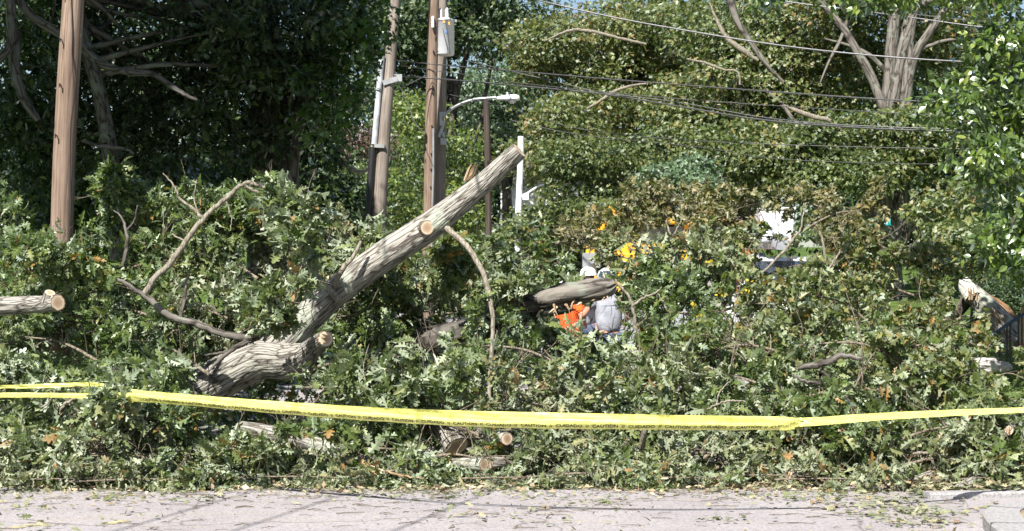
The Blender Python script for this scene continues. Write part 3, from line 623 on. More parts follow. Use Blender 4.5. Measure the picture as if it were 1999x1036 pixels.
# --- big shaded tree at the left: low limbs in view, its unseen high crown is shaped to keep them in shade
b = gbase(520, 29)
tree('shade_tree', 'huge broadleaf tree at left, its unseen high crown shaped to shade the upper left', b, [b, P(528, 330, 29), P(520, 100, 28.6), P(500, -150, 28)],
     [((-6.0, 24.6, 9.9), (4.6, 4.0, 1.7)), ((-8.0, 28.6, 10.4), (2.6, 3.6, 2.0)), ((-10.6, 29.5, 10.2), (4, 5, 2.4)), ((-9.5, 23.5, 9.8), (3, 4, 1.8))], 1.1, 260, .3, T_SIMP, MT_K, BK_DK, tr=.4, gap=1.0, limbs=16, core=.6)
b = gbase(250, 27.5)
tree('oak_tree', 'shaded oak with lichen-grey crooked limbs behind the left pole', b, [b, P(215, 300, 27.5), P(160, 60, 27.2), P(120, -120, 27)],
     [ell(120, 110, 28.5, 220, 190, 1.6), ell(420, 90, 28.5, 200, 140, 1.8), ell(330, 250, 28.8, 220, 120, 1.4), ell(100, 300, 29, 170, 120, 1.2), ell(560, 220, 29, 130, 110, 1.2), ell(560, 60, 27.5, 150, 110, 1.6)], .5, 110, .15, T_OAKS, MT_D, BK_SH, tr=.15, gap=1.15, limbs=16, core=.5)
b = gbase(560, 29)
tree('maple_tree', 'maple with sunlit lobed leaves spilling over beside the leaning pole', b, [b, P(570, 380, 28.8), P(590, 150, 28.4), P(620, -60, 28)],
     [ell(715, 60, 27, 38, 80, .6), ell(650, 60, 27.6, 70, 90, .7), ell(620, 200, 28, 70, 80, .7), ell(690, 170, 27.4, 42, 60, .5), ell(710, -50, 27, 60, 60, .7), ell(640, 255, 27.6, 35, 25, .3)], .34, 46, .125, T_MAPLE, MT_L, BK_DK, tr=.12, gap=.95, limbs=12)
# explicit crooked limbs seen on the left
def limb(name, label, pts, rads, mat, Y, cat='branch', sides=10, group=None, parent=None, disp=.006, origin=None, cap=None, mats=None):
    q = [P(x, y, Y if len(p) == 2 else p[2]) for p in pts for x, y in [p[:2]]]
    L = sum(np.linalg.norm(q[i + 1] - q[i]) for i in range(len(q) - 1))
    p_, r_ = smooth_path(q, [r / F * Y for r in rads], n=max(10, int(L / .05)))
    if disp: p_[1:-1] += rng.normal(size=(len(p_) - 2, 3)) * disp * .6
    a = Acc(); tube(a, p_, r_, sides, 0, cap, disp=(lambda x, y, v: disp * mnoise.noise(Vector((x * 12, y * 12, v * 4)))) if disp else None, uvs=True)
    if parent is not None: return a.build(name, mats or mat, parent, origin)
    return one(name, a, mats or mat, label, cat, group)
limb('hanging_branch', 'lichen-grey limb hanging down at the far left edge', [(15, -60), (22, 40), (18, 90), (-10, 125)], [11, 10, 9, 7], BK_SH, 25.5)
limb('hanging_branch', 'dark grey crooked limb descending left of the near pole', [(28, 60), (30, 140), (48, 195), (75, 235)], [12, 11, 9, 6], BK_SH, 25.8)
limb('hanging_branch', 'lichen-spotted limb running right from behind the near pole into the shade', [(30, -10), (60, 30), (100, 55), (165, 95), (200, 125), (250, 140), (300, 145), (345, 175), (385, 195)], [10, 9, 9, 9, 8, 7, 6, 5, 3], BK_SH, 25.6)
limb('hanging_branch', 'bleached dead branch forking beside the leaning pole', [(650, 290), (670, 318), (700, 335), (722, 330)], [3, 4, 4, 2], BK_BARE, 30)
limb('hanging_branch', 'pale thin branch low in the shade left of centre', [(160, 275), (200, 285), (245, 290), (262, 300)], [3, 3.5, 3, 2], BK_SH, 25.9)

# --- backdrop rows
k = 0
for (px, Y, top, w, lab) in ((-150, 66, -250, 380, 'far tree behind the shaded oak, leftmost in the back row'), (250, 70, -300, 380, 'far tree behind the near pole in the back row'), (640, 72, -260, 330, 'far tree in the back row left of the leaning pole'),
                             (1010, 80, 120, 210, 'low far tree in the back row below the sky gap'), (1330, 76, -200, 210, 'far tree in the back row right of the sky gap'), (1700, 72, -300, 400, 'far tree in the back row behind the forked grey trunks'), (2100, 68, -300, 330, 'far tree in the back row at the right edge')):
    b = gbase(px, Y)
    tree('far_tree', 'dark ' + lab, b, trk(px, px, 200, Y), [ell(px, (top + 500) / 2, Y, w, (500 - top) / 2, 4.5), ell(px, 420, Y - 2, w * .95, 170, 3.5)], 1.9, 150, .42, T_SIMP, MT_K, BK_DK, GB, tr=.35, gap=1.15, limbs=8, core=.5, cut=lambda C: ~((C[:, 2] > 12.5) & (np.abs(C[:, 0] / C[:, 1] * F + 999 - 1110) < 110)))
# --- individual background trees
b = gbase(880, 54)
tree('maple_tree', 'dark dense maple behind the transformer', b, trk(880, 880, 150, 54), [ell(870, 20, 54, 130, 110, 2.5), ell(960, 0, 55, 75, 95, 2), ell(790, 130, 54, 70, 130, 2), ell(830, 330, 52, 90, 110, 1.5)], .85, 210, .19, T_STAR, MT_K, BK_DK, GB, tr=.3, gap=1.2)
b = gbase(700, 44)
tree('young_tree', 'yellow-green young tree between the leaning pole and the brown pole', b, trk(705, 700, 350, 44), [ell(790, 300, 44, 60, 110, 1.2), ell(690, 360, 42, 80, 60, 1), ell(775, 400, 41, 75, 70, 1), ell(880, 330, 45, 60, 90, 1.2), ell(900, 420, 42, 80, 60, 1)], .5, 120, .15, T_STAR, MT_Y, BK_DK, GB, tr=.12, gap=.8)
b = gbase(690, 39)
tree('plum_tree', 'small purple-leaved tree in shade against the leaning pole', b, trk(690, 690, 330, 39), [ell(695, 275, 39, 40, 35, .6)], .3, 110, .1, T_SIMP, MT_P, BK_DK, GB, tr=.06, gap=.9)
b = gbase(1000, 62)
tree('grey_green_tree', 'grey-green tree behind the street lamp', b, trk(985, 985, 200, 62), [ell(990, 170, 62, 75, 90, 2), ell(950, 280, 61, 90, 110, 2), ell(1040, 110, 64, 50, 75, 1.5), ell(900, 230, 60, 60, 80, 1.5)], .8, 190, .2, T_STAR, MT_B, BK_DK, GB, tr=.25, gap=1.0)
b = gbase(1180, 53)
tree('maple_tree', 'olive maple with rusty seed clusters below the sky gap', b, trk(1190, 1190, 150, 53), [ell(1170, 170, 53, 150, 130, 2.6), ell(1080, 130, 52, 70, 60, 1.5), ell(1290, 90, 54, 130, 110, 2.5), ell(1110, 290, 50, 100, 80, 2)], .75, 230, .18, T_STAR, MT_W, BK_BG, GB, tr=.28, gap=1.15)
b = gbase(1120, 44)
tree('maple_tree', 'rounded mid-green maple right of the white pole', b, trk(1130, 1130, 400, 44), [ell(1120, 380, 44, 105, 85, 1.8), ell(1060, 470, 43, 80, 70, 1.4), ell(1190, 440, 43.5, 90, 80, 1.4), ell(1230, 330, 45, 80, 60, 1.4), ell(1100, 480, 42, 140, 60, 1.2)], .55, 190, .15, T_STAR, MT_O, BK_DK, GB, tr=.18, gap=1.15)
b = gbase(1330, 41)
tree('dogwood_tree', 'small domed bluish-green tree in the middle distance', b, trk(1330, 1330, 380, 41), [ell(1330, 352, 41, 68, 42, .9)], .36, 170, .13, T_STAR, MT_B, BK_DK, GB, tr=.1, gap=1.2)
b = gbase(1450, 48)
tree('maple_tree', 'broad olive maple under the crossing wires, left of the forked grey trunks', b, trk(1450, 1440, 120, 48), [ell(1430, 230, 48, 130, 90, 2.3), ell(1420, 60, 50, 130, 110, 2.5), ell(1560, 130, 49, 110, 110, 2), ell(1380, 300, 46, 130, 50, 1.6), ell(1530, 330, 45, 120, 70, 1.6)], .7, 220, .17, T_STAR, MT_O, BK_BG, GB, tr=.26, gap=1.15)
b = gbase(1630, 43)
tree('maple_tree', 'low spreading maple in front of the forked grey trunks', b, None, [ell(1650, 280, 43.5, 110, 60, 1.4), ell(1560, 300, 43.5, 90, 60, 1.2), ell(1760, 270, 44, 90, 55, 1.3), ell(1640, 340, 43, 90, 40, 1), ell(1790, 310, 43.5, 110, 45, 1)], .55, 190, .15, T_STAR, MT_O, BK_DK, GB, gap=1.15)
# big multi-stem tree
b = gbase(1745, 45); YT = 45
big = tree('silver_maple', 'massive multi-stemmed maple with forked grey trunks at upper right', b, [b, P(1735, 460, YT), P(1720, 400, YT)],
     [ell(1700, -20, 46, 160, 70, 2.5), ell(1880, 90, 47, 130, 110, 2), ell(1640, 110, 47.5, 90, 130, 1.5), ell(1850, 240, 46.5, 110, 90, 1.6), ell(1930, 330, 44, 100, 100, 1.5)], .75, 200, .17, T_STAR, MT_W, BK_BG, GB, tr=.3, gap=1.0, limbs=0)
a = Acc()
for pts, r0, r1 in (([(1735, 470), (1700, 405), (1680, 365), (1655, 320)], 22, 9), ([(1740, 470), (1725, 400), (1722, 340), (1730, 250), (1738, 130), (1745, 40), (1760, -60)], 20, 10), ([(1750, 460), (1760, 380), (1765, 250), (1770, 160), (1785, 110), (1815, 60), (1850, 10)], 18, 6),
                    ([(1750, 470), (1790, 400), (1830, 370), (1860, 330)], 20, 7), ([(1768, 180), (1772, 120), (1776, 60), (1800, -20)], 13, 8), ([(1742, 200), (1752, 130), (1770, 70), (1785, 20), (1830, -10)], 15, 9), ([(1755, 470), (1800, 430), (1850, 410)], 14, 6), ([(1735, 240), (1700, 150), (1650, 60), (1600, 0), (1560, -40)], 10, 5), ([(1530, 160), (1500, 130), (1470, 90), (1440, 40), (1420, -20)], 3, 8), ([(1740, 150), (1700, 110), (1660, 90), (1610, 75)], 6, 1.5), ([(1790, 100), (1840, 80), (1900, 75)], 5, 1.5), ([(1655, 40), (1640, 80), (1618, 120), (1600, 165)], 5, 1.5)):
    q = [P(x, y, YT - .8) for x, y in pts]; p_, r_ = smooth_path(q, np.linspace(r0, r1, len(q)) / F * YT, n=30)
    tube(a, p_, r_, 12, 0, uvs=True, disp=lambda x, y, v: .03 * mnoise.noise(Vector((x * 4, y * 4, v * 1.5))))
a.build('forked_stems', BK_BG, big, b)
for lab, pts, rads in (('pale broken twiggy branch hanging high in the olive maple below the sky gap', [(1062, 80), (1090, 68), (1120, 58), (1160, 62), (1200, 72), (1262, 86)], [1.5, 2, 3, 3.5, 3, 2.5]), ('crooked pale dead branch just above the thick black cable', [(1145, 212), (1175, 195), (1200, 178), (1230, 168), (1262, 163)], [2, 3, 3.5, 2.5, 2]),
                       ('wavy dead branch beneath the pale bundled cable', [(1340, 115), (1375, 122), (1410, 135), (1440, 140), (1445, 165)], [2, 2.5, 2.5, 2, 2]), ('thick grey limb slanting beneath the pale bundled cable', [(1385, 5), (1400, 40), (1420, 75), (1450, 98), (1480, 118)], [1.5, 3.5, 5, 6, 3]),
                       ('grey limb slanting down right in the shade below the middle wires', [(1530, 205), (1560, 218), (1590, 228), (1620, 235), (1645, 255)], [2, 5, 5, 4, 1.5])):
    limb('dead_branch', lab, pts, rads, BK_BARE, 42.5, group=None)

# bronze fallen crown area tree behind (far right olive-brown foliage)
b = gbase(1880, 34)
tree('wilting_tree', 'wilting bronze-tinted small tree between the big maple and the glossy tree', b, trk(1900, 1880, 450, 34), [ell(1870, 410, 34, 85, 65, 1), ell(1930, 480, 33, 80, 70, 1)], .42, 140, .13, T_MAPLE, MM_Y, BK_DK, GB, tr=.1, gap=1.0)
# hedge
b = gbase(1960, 31)
tree('hedge', 'dark clipped evergreen hedge behind the broken trunk', b, None, [ell(1960, 590, 31, 70, 60, .7), ell(2060, 590, 31, 90, 60, .7)], .3, 240, .06, T_SIMP, MT_K, BK_DK, cat='hedge', gap=1.6)
# glossy tree near right
b = gbase(2180, 23.5)
tree('glossy_tree', 'bright glossy-leaved tree hanging in from the right edge', b, [b, P(2150, 400, 23.5), P(2100, 100, 23.5), P(2000, -100, 23.5)],
     [ell(1990, 200, 23.5, 110, 130, 1.1), ell(1930, 290, 23, 85, 90, .8), ell(2010, 430, 23, 75, 130, 1), ell(1960, 480, 22.8, 50, 70, .6), ell(1960, 90, 23.5, 70, 60, .8), ell(2060, 300, 24, 110, 260, 1.2), ell(1870, 190, 23, 40, 45, .5)], .36, 62, .125, T_OVAL, MT_G, BK_DK, tr=.18, gap=1.25, limbs=24, curl=.5, flip=.15, core=.5)
b = gbase(1700, 24)
tree('glossy_tree', 'sparse glossy sprays dangling along the top edge at right', [P(2150, -140, 23)[0], 23, float(gz(8, 23))], [P(2150, -150, 23), P(1900, -110, 23), P(1700, -80, 22.8)],
     [ell(1560, -25, 22.5, 190, 35, .5), ell(1730, -15, 22.6, 90, 32, .5), ell(1800, -15, 22.7, 60, 32, .5), ell(1900, -20, 23, 90, 40, .6)], .24, 34, .12, T_OVAL, MT_G, BK_DK, tr=.06, gap=.8, limbs=16, curl=.5, flip=.15)

for lab, px, Y, e in (('low dark understorey tree behind the arching bare branch', 330, 37, [ell(200, 380, 37, 120, 70, 1), ell(360, 370, 37, 120, 70, 1)]), ('low dark understorey tree left of the leaning pole', 560, 37.5, [ell(520, 370, 37.5, 110, 75, 1), ell(650, 400, 37.5, 80, 60, 1)]), ('low dark understorey tree behind the near pole', 40, 36.5, [ell(30, 370, 36.5, 130, 80, 1)])):
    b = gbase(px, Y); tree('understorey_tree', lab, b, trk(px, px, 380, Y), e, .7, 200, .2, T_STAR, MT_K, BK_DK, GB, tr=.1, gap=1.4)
# house glimpsed
hb = gbase(1050, 66); hs = thing('house', 'white house glimpsed through foliage right of the white pole', 'house', hb)
a = Acc(); box(a, hb + [1.6, 2, 2.0], [6, 5, 4.4]); a.build('wall', M_SLAT, hs, hb)
a = Acc(); prism(a, [(-3.6 + hb[0] + 1.6, 4.2 + hb[2]), (3.6 + hb[0] + 1.6, 4.2 + hb[2]), (hb[0] + 1.6, 6.4 + hb[2])], hb[1] - .9, hb[1] + 4.9, axis='y'); a.build('roof', M_ROOF, hs, hb)
a = Acc(); box(a, hb + [.6, -.52, 2.6], [.9, .06, 1.3]); a.build('window', M_GLASS, hs, hb)

# ------------------------------------------------------------------ vehicles and sign behind the pile
def wheel(parent, c, r, w, org, rim=M_GREYP):
    a = Acc(); lathe(a, np.array(c) - [w / 2, 0, 0], [(r * .6, 0), (r * .96, .01), (r, .04), (r, w - .04), (r * .96, w - .01), (r * .6, w)], 28, axis=(1, 0, 0)); t_ = a.build('wheel', M_TYRE, parent, org)
    a = Acc(); lathe(a, np.array(c) - [w / 2 - .015, 0, 0], [(.08, -.02), (r * .3, 0), (r * .58, -.01), (r * .58, w - .02), (.08, w - .02)], 20, axis=(1, 0, 0)); a.build('rim', rim, t_, None if t_ is None else org)
tb = gbase(1545, 32.5); tk = thing('utility_truck', 'white bucket truck with blue-tinted windscreen parked behind the fallen maple', 'truck', tb); tb = tb + [0, 0, .2]; tk.location = tuple(tb)
a = Acc(); W = .95
prism(a, [(-1.3 + tb[1], .55 + tb[2]), (-1.3 + tb[1], 1.15 + tb[2]), (-.25 + tb[1], 1.32 + tb[2]), (.2 + tb[1], 2.0 + tb[2]), (1.5 + tb[1], 2.05 + tb[2]), (1.5 + tb[1], .5 + tb[2])], tb[0] - W, tb[0] + W); bevel(a.build('cab', M_WHITE, tk, tb), .05, 3)
a = Acc(); prism(a, [(-.262 + tb[1], 1.36 + tb[2]), (-.262 + .40 + tb[1], 1.92 + tb[2]), (-.28 + .40 + tb[1], 1.94 + tb[2]), (-.30 + tb[1], 1.36 + tb[2])], tb[0] - .88, tb[0] + .88); a.build('windscreen', M_GLASS, tk, tb)
for s in (-1, 1):
    a = Acc(); box(a, tb + [s * (W + .003), .75, 1.62], [.02, .9, .5]); a.build('side_window', M_GLASS, tk, tb)
    a = Acc(); box(a, tb + [s * (W + .16), -.1, 1.55], [.16, .08, .3]); box(a, tb + [s * (W + .06), -.1, 1.5], [.12, .03, .03]); a.build('mirror', M_BLK, tk, tb)
    a = Acc(); box(a, tb + [s * .75, -1.32, .85], [.32, .06, .2]); a.build('headlight', M_WHITED, tk, tb)
    a = Acc(); box(a, tb + [s * .8, .3, 2.12], [.14, .12, .12]); a.build('roof_lamp', M_ORL, tk, tb)
    wheel(tk, tb + [s * .85, -.7, .42], .42, .28, tb); wheel(tk, tb + [s * .85, 3.6, .42], .42, .28, tb)
a = Acc(); box(a, tb + [0, -1.33, .85], [1.1, .06, .35]); a.build('grille', M_BLK, tk, tb)
a = Acc(); box(a, tb + [0, -1.42, .5], [2.0, .16, .22]); a.build('bumper', M_GREYP, tk, tb)
a = Acc(); box(a, tb + [0, 3.2, 1.1], [2.1, 3.2, 1.1]); bevel(a.build('utility_body', M_WHITE, tk, tb), .03)
a = Acc(); box(a, tb + [0, 1.5, .42], [.9, 5.6, .2]); a.build('chassis', M_BLK, tk, tb)
a = Acc(); lathe(a, tb + [-.45, 2.2, 1.6], [(.3, 0), (.3, .5), (.22, .55)], 20); box(a, tb + [-.25, 1.4, 2.35], [.28, 3.4, .26], rx=.05); box(a, tb + [-.25, .2, 2.3], [.2, .3, .3]); a.build('boom', M_GREYP, tk, tb)
a = Acc(); prism(a, [(-.56 + tb[0], 2.3 + tb[2]), (.0 + tb[0], 2.3 + tb[2]), (.05 + tb[0], 2.92 + tb[2]), (-.61 + tb[0], 2.92 + tb[2])], tb[1] - .1, tb[1] + .6, axis='y'); box(a, tb + [-.28, .25, 2.9], [.7, .76, .05]); bevel(a.build('bucket', M_WHITE, tk, tb), .04, 3)

lb = gbase(1270, 37) + [0, 0, .2]; ld = thing('backhoe_loader', 'yellow backhoe loader half hidden behind bronze leaves', 'loader', lb)
a = Acc(); prism(a, [(-1.6 + lb[1], .7 + lb[2]), (-1.6 + lb[1], 1.95 + lb[2]), (-.1 + lb[1], 2.2 + lb[2]), (.1 + lb[1], .7 + lb[2])], lb[0] - .8, lb[0] + .25); bevel(a.build('hood', M_YELP, ld, lb), .04)
a = Acc()
for sx in (-.75, .75):
    for sy in (0, 1.5): box(a, lb + [sx, sy, 1.95], [.09, .09, 1.3])
box(a, lb + [0, .75, 1.1], [1.6, 1.7, .6]); a.build('cab_frame', M_YELP, ld, lb)
a = Acc(); box(a, lb + [0, .75, 2.65], [1.75, 1.9, .14]); bevel(a.build('cab_roof', M_YELP, ld, lb), .05, 3)
a = Acc(); box(a, lb + [0, 0.0, 1.98], [1.4, .02, 1.1]); box(a, lb + [0, 1.5, 1.98], [1.4, .02, 1.1]); box(a, lb + [-.75, .75, 1.98], [.02, 1.4, 1.1]); box(a, lb + [.75, .75, 1.98], [.02, 1.4, 1.1]); a.build('cab_glass', M_GLASS, ld, lb)
for s in (-1, 1):
    a = Acc(); p_ = [lb + [s * .62, .0, 1.9], lb + [s * .62, -1.3, 2.05], lb + [s * .62, -2.4, .9]]; tube(a, p_, [.11, .11, .1], 4, 0, 0); a.build('loader_arm', M_YELP, ld, lb)
    wheel(ld, lb + [s * .85, -1.2, .45], .45, .3, lb, M_YELP); wheel(ld, lb + [s * .85, 1.1, .65], .65, .4, lb, M_YELP)
    a = Acc(); lathe(a, lb + [s * .6, -.02, 2.75], [(.07, 0), (.07, .1), (.03, .13)], 12); a.build('work_lamp', M_WHITED, ld, lb)
a = Acc(); prism(a, [(-3.0 + lb[1], .1 + lb[2]), (-2.3 + lb[1], .15 + lb[2]), (-2.3 + lb[1], .95 + lb[2]), (-2.36 + lb[1], .95 + lb[2]), (-2.38 + lb[1], .28 + lb[2])], lb[0] - 1.1, lb[0] + 1.1); a.build('front_bucket', M_GREYP, ld, lb)
a = Acc(); tube(a, [lb + [-.1, 2.0, 1.0], lb + [-.3, 2.5, 2.6], lb + [-.8, 2.2, 3.0]], [.16, .14, .12], 4, 0, 0); tube(a, [lb + [-.8, 2.2, 3.0], lb + [-1.2, 2.1, 1.6]], [.12, .1], 4, 0, 0); box(a, lb + [-1.25, 2.1, 1.35], [.4, .45, .4]); a.build('digging_arm', M_YELP, ld, lb)
a = Acc(); tube(a, [lb + [-1.42, -1.0, 1.2], lb + [-1.34, -1.0, 2.3]], [.05, .05], 8, 0, 0); a.build('guard_post', M_YELP, ld, lb)
a = Acc(); box(a, lb + [-1.3, -1.0, 1.8], [.36, .3, .3]); a.build('tool_box', M_GREYP, ld, lb)
# third small machine: yellow upright + toolbox seen left of loader -> a traffic barrier arm
# street sign
sg = P(1714, 438, 33); sgb = gbase(1715, 33); sign = thing('street_sign', 'teal street name sign ending in ST on a rusty post', 'street sign', sgb)
a = Acc(); tube(a, [sgb, P(1716, 480, 33), P(1717, 445, 33)], [.03, .03, .03], 8, 0, 0); a.build('post', paint('rusty_post', (.16, .07, .04), .8), sign, sgb)
a = Acc(); box(a, P(1718, 433, 33), [.4, .012, .13]); bevel(a.build('blade', M_TEAL, sign, sgb), .004)
def text_mesh(txt, size, sp=1.0):
    cu = bpy.data.curves.new('tmp', 'FONT'); cu.body = txt; cu.size = size; cu.resolution_u = 2; cu.space_character = sp; cu.offset = size * .02
    ob = bpy.data.objects.new('tmp', cu); COL.objects.link(ob); dg = bpy.context.evaluated_depsgraph_get(); dg.update()
    me = bpy.data.meshes.new_from_object(ob.evaluated_get(dg))
    v = np.array([x.co[:] for x in me.vertices]); f = [tuple(p.vertices) for p in me.polygons]
    bpy.data.objects.remove(ob); bpy.data.curves.remove(cu); bpy.data.meshes.remove(me); return v, f
v, f = text_mesh('ST', .12); c = P(1724, 433, 33)
a = Acc(); V = np.stack([c[0] + v[:, 0] - .02, np.full(len(v), 33 - .0095), c[2] - .043 + v[:, 1]], -1); a.add(V, [np.array([x]) for x in f], smooth=False); a.build('lettering', M_WHITE, sign, sgb)

# ------------------------------------------------------------------ workers
def skinmesh(name, nodes, edges, mat, parent, org, sub=2):
    me = bpy.data.meshes.new(name); me.from_pydata([tuple(np.array(p) - org) for p, _ in nodes], edges, [])
    me.materials.append(mat); o = bpy.data.objects.new(name, me); COL.objects.link(o); o.parent = parent
    m = o.modifiers.new('skin', 'SKIN'); m.use_smooth_shade = True
    for i, (_, r) in enumerate(nodes):
        r = r if isinstance(r, tuple) else (r, r); me.skin_vertices[0].data[i].radius = r
    me.skin_vertices[0].data[0].use_root = True
    s = o.modifiers.new('sub', 'SUBSURF'); s.levels = sub; s.render_levels = sub
    return o
def worker(label, base, face, shirt, lean, arms, vest=False):
    """face: heading angle (0 = towards +Y, away from camera)"""
    t = thing('person', label, 'person', base)
    ca, sa = math.cos(face), math.sin(face)
    def W_(p): x, y, z = p; return np.array([base[0] + ca * x - sa * y, base[1] + sa * x + ca * y, base[2] + z])
    L = lean   # forward lean in metres at the shoulders
    pel = (0, 0, .95); ch = (0, L * .5, 1.22); sh = (0, L, 1.46); nk = (0, L * 1.12, 1.56); hd = (0, L * 1.2 + .02, 1.68); tp = (0, L * 1.2, 1.8)
    nodes = [(W_(pel), (.13, .1)), (W_(ch), (.13, .1)), (W_(sh), (.12, .09)), (W_(nk), .055), (W_(hd), (.08, .095)), (W_(tp), (.06, .07)), (W_((0, L * 1.2 + .11, 1.66)), .022)]
    edges = [(0, 1), (1, 2), (2, 3), (3, 4), (4, 5), (4, 6)]
    sl_nodes = []; pants = [(W_(pel), (.16, .13))]; pe = []
    shirtn = [(W_((0, 0, .88)), (.21, .16)), (W_(ch), (.22, .17)), (W_((0, L * .9, 1.40)), (.2, .14)), (W_(nk), .065)]; se = [(0, 1), (1, 2), (2, 3)]
    for s, (el, wr) in zip((-1, 1), arms):
        i0 = len(nodes); shd = (s * .2, L, 1.44)
        nodes += [(W_(shd), .06), (W_(el), .045), (W_(wr), .03)]; edges += [(2, i0), (i0, i0 + 1), (i0 + 1, i0 + 2)]
        d = np.array(wr) - np.array(el); d = d / np.linalg.norm(d); palm = np.array(wr) + d * .07; side = np.array([1, 0, 0.]) 
        nodes.append((W_(palm), (.035, .018))); edges.append((i0 + 2, i0 + 3))
        for q, (o_, l_) in enumerate(((-.03, .075), (-.01, .085), (.01, .08), (.03, .065))):
            j = len(nodes); a1 = palm + side * o_ + d * .04; a2 = a1 + d * l_ * .5 + [0, .01, -.015]; a3 = a2 + d * l_ * .3 + [0, .015, -.025]
            nodes += [(W_(a1), .01), (W_(a2), .009), (W_(a3), .008)]; edges += [(i0 + 3, j), (j, j + 1), (j + 1, j + 2)]
        j = len(nodes); nodes += [(W_(palm - d * .02 + side * -s * .04), .011), (W_(palm + d * .03 + side * -s * .055), .009)]; edges += [(i0 + 3, j), (j, j + 1)]
        k0 = len(shirtn); mid = np.array(shd) * .35 + np.array(el) * .65
        shirtn += [(W_(shd), .105), (W_(mid), .085)]; se += [(2, k0), (k0, k0 + 1)]
        i1 = len(nodes); nodes += [(W_((s * .1, 0, .88)), .085), (W_((s * .12, .04, .5)), .06), (W_((s * .12, -.02, .1)), .042), (W_((s * .13, .12, .04)), .035)]; edges += [(0, i1), (i1, i1 + 1), (i1 + 1, i1 + 2), (i1 + 2, i1 + 3)]
        p0 = len(pants); pants += [(W_((s * .1, 0, .86)), .11), (W_((s * .12, .04, .5)), .08), (W_((s * .12, -.02, .12)), .075)]; pe += [(0, p0), (p0, p0 + 1), (p0 + 1, p0 + 2)]
        bt = [(W_((s * .12, -.03, .12)), .06), (W_((s * .12, -.03, .05)), .05), (W_((s * .13, .14, .045)), .045)]
        skinmesh('boot', bt, [(0, 1), (1, 2)], M_BOOT, t, base)
    skinmesh('body', nodes, edges, M_SKIN, t, base); skinmesh('shirt', shirtn, se, shirt, t, base); skinmesh('trousers', pants, pe, M_JEAN, t, base)
    hc = W_((0, L * 1.2 + .01, 1.74)); a = Acc()
    lathe(a, hc, [(.155, 0), (.14, .012), (.135, .06), (.115, .105), (.07, .135), (.01, .148)], 28)
    box(a, W_((0, L * 1.2 + .15, 1.745)), [.16, .1, .012], rz=face); box(a, hc + [0, 0, .14], [.03, .2, .03], rz=face); a.build('helmet', M_WHITE, t, base)
    a = Acc(); lathe(a, W_((0, L * 1.2 - .02, 1.63)), [(.07, 0), (.092, .04), (.095, .11)], 18); a.build('hair', M_HAIR, t, base)
    a = Acc()
    for s in (-1, 1): lathe(a, W_((s * .09, L * 1.2, 1.65)), [(.005, 0), (.018, .02), (.02, .05), (.006, .065)], 8)
    a.build('ear', M_SKIN, t, base)
    if vest:
        skinmesh('vest', [(W_((0, .0, 1.0)), (.192, .15)), (W_(ch), (.195, .15)), (W_((0, L * .88, 1.38)), (.16, .128))], [(0, 1), (1, 2)], M_HIVIS, t, base)
    return t
w1 = gbase(1190, 25.6); w1[2] = float(gz(w1[0], 26)) + .12
worker('worker in a light grey shirt and white helmet seen from behind, beside the splintered trunk', w1, .25, M_GRS, .1, [((-.36, .12, 1.2), (-.28, .34, 1.1)), ((.36, .12, 1.18), (.25, .34, 1.05))])
w2 = gbase(1116, 26.3); w2[2] = float(gz(w2[0], 26.3)) + .02
worker('worker in a bright orange shirt and white helmet behind the splintered trunk', w2, 2.6, M_ORS, .12, [((-.3, .2, 1.18), (-.2, .42, 1.1)), ((.3, .2, 1.18), (.2, .42, 1.1))])
w3 = gbase(1150, 29); w3[2] = float(gz(w3[0], 29)) + .05
worker('worker in a yellow vest mostly hidden between the orange and grey shirted workers', w3, 2.9, M_GRS, .05, [((-.3, .1, 1.18), (-.25, .3, 1.0)), ((.3, .1, 1.18), (.25, .3, 1.0))], True)

# ------------------------------------------------------------------ the big fallen oak
YO = 20.4
org = P(330, 800, YO); org[2] = float(gz(org[0], YO))
fo = thing('fallen_oak', 'big fallen oak with furrowed grey trunk and sawn limb rising diagonally to the right', 'fallen tree', org)
def bigtube(pts, rads, Y, nring, sides, amp, fu, fv, seed=0):
    q = np.array([P(p[0], p[1], p[2] if len(p) > 2 else Y) for p in pts]); r = np.array(rads) / F * Y
    p_, r_ = smooth_path(q, r, n=nring)
    def dp(x, y, v):
        n1 = mnoise.noise(Vector((x * fu + seed, y * fu, v * fv))); n2 = mnoise.noise(Vector((x * fu * 2.3, y * fu * 2.3 + seed, v * fv * 2)))
        n3 = mnoise.noise(Vector((x * 3, y * 3 + seed, v * 1.1)))
        return amp * (-abs(n1) * 1.0 + .25 - abs(n2) * .9) + amp * 1.6 * n3
    return p_, r_, dp
def bark_part(name, pts, rads, mats, parent, o, Y=YO, nring=150, sides=72, amp=.02, fu=16, fv=3.2, cap=1, seed=0, capb=0):
    p_, r_, dp = bigtube(pts, rads, Y, nring, sides, amp, fu, fv, seed); a = Acc(); tube(a, p_, r_, sides, 0, cap, dp, True, capb)
    return a.build(name, mats, parent, o)
bark_part('trunk', [(255, 850, 20.6), (330, 800, 20.5), (400, 757, 20.45), (450, 728, 20.4), (505, 703, 20.4), (560, 704, 20.35), (598, 692, 20.15), (622, 670, 19.9), (636, 661, 19.6)], [48, 47, 44, 41, 39, 35, 24, 18, 16], [BK_OAK, CUT], fo, org, amp=.0125, fu=34, fv=4.6, sides=150, nring=220)
bark_part('limb', [(470, 722, 20.5), (540, 680, 20.55), (600, 622, 20.5), (660, 567, 20.4), (740, 507, 20.3), (830, 448, 20.2), (890, 402, 20.1), (950, 352, 20.0), (985, 318, 19.9), (1013, 292, 19.85)], [40, 36, 30, 29, 29, 28, 24, 20, 18, 17], [BK_OAK2, CUT], fo, org, amp=.009, fu=34, fv=4.4, nring=240, sides=110, seed=7)
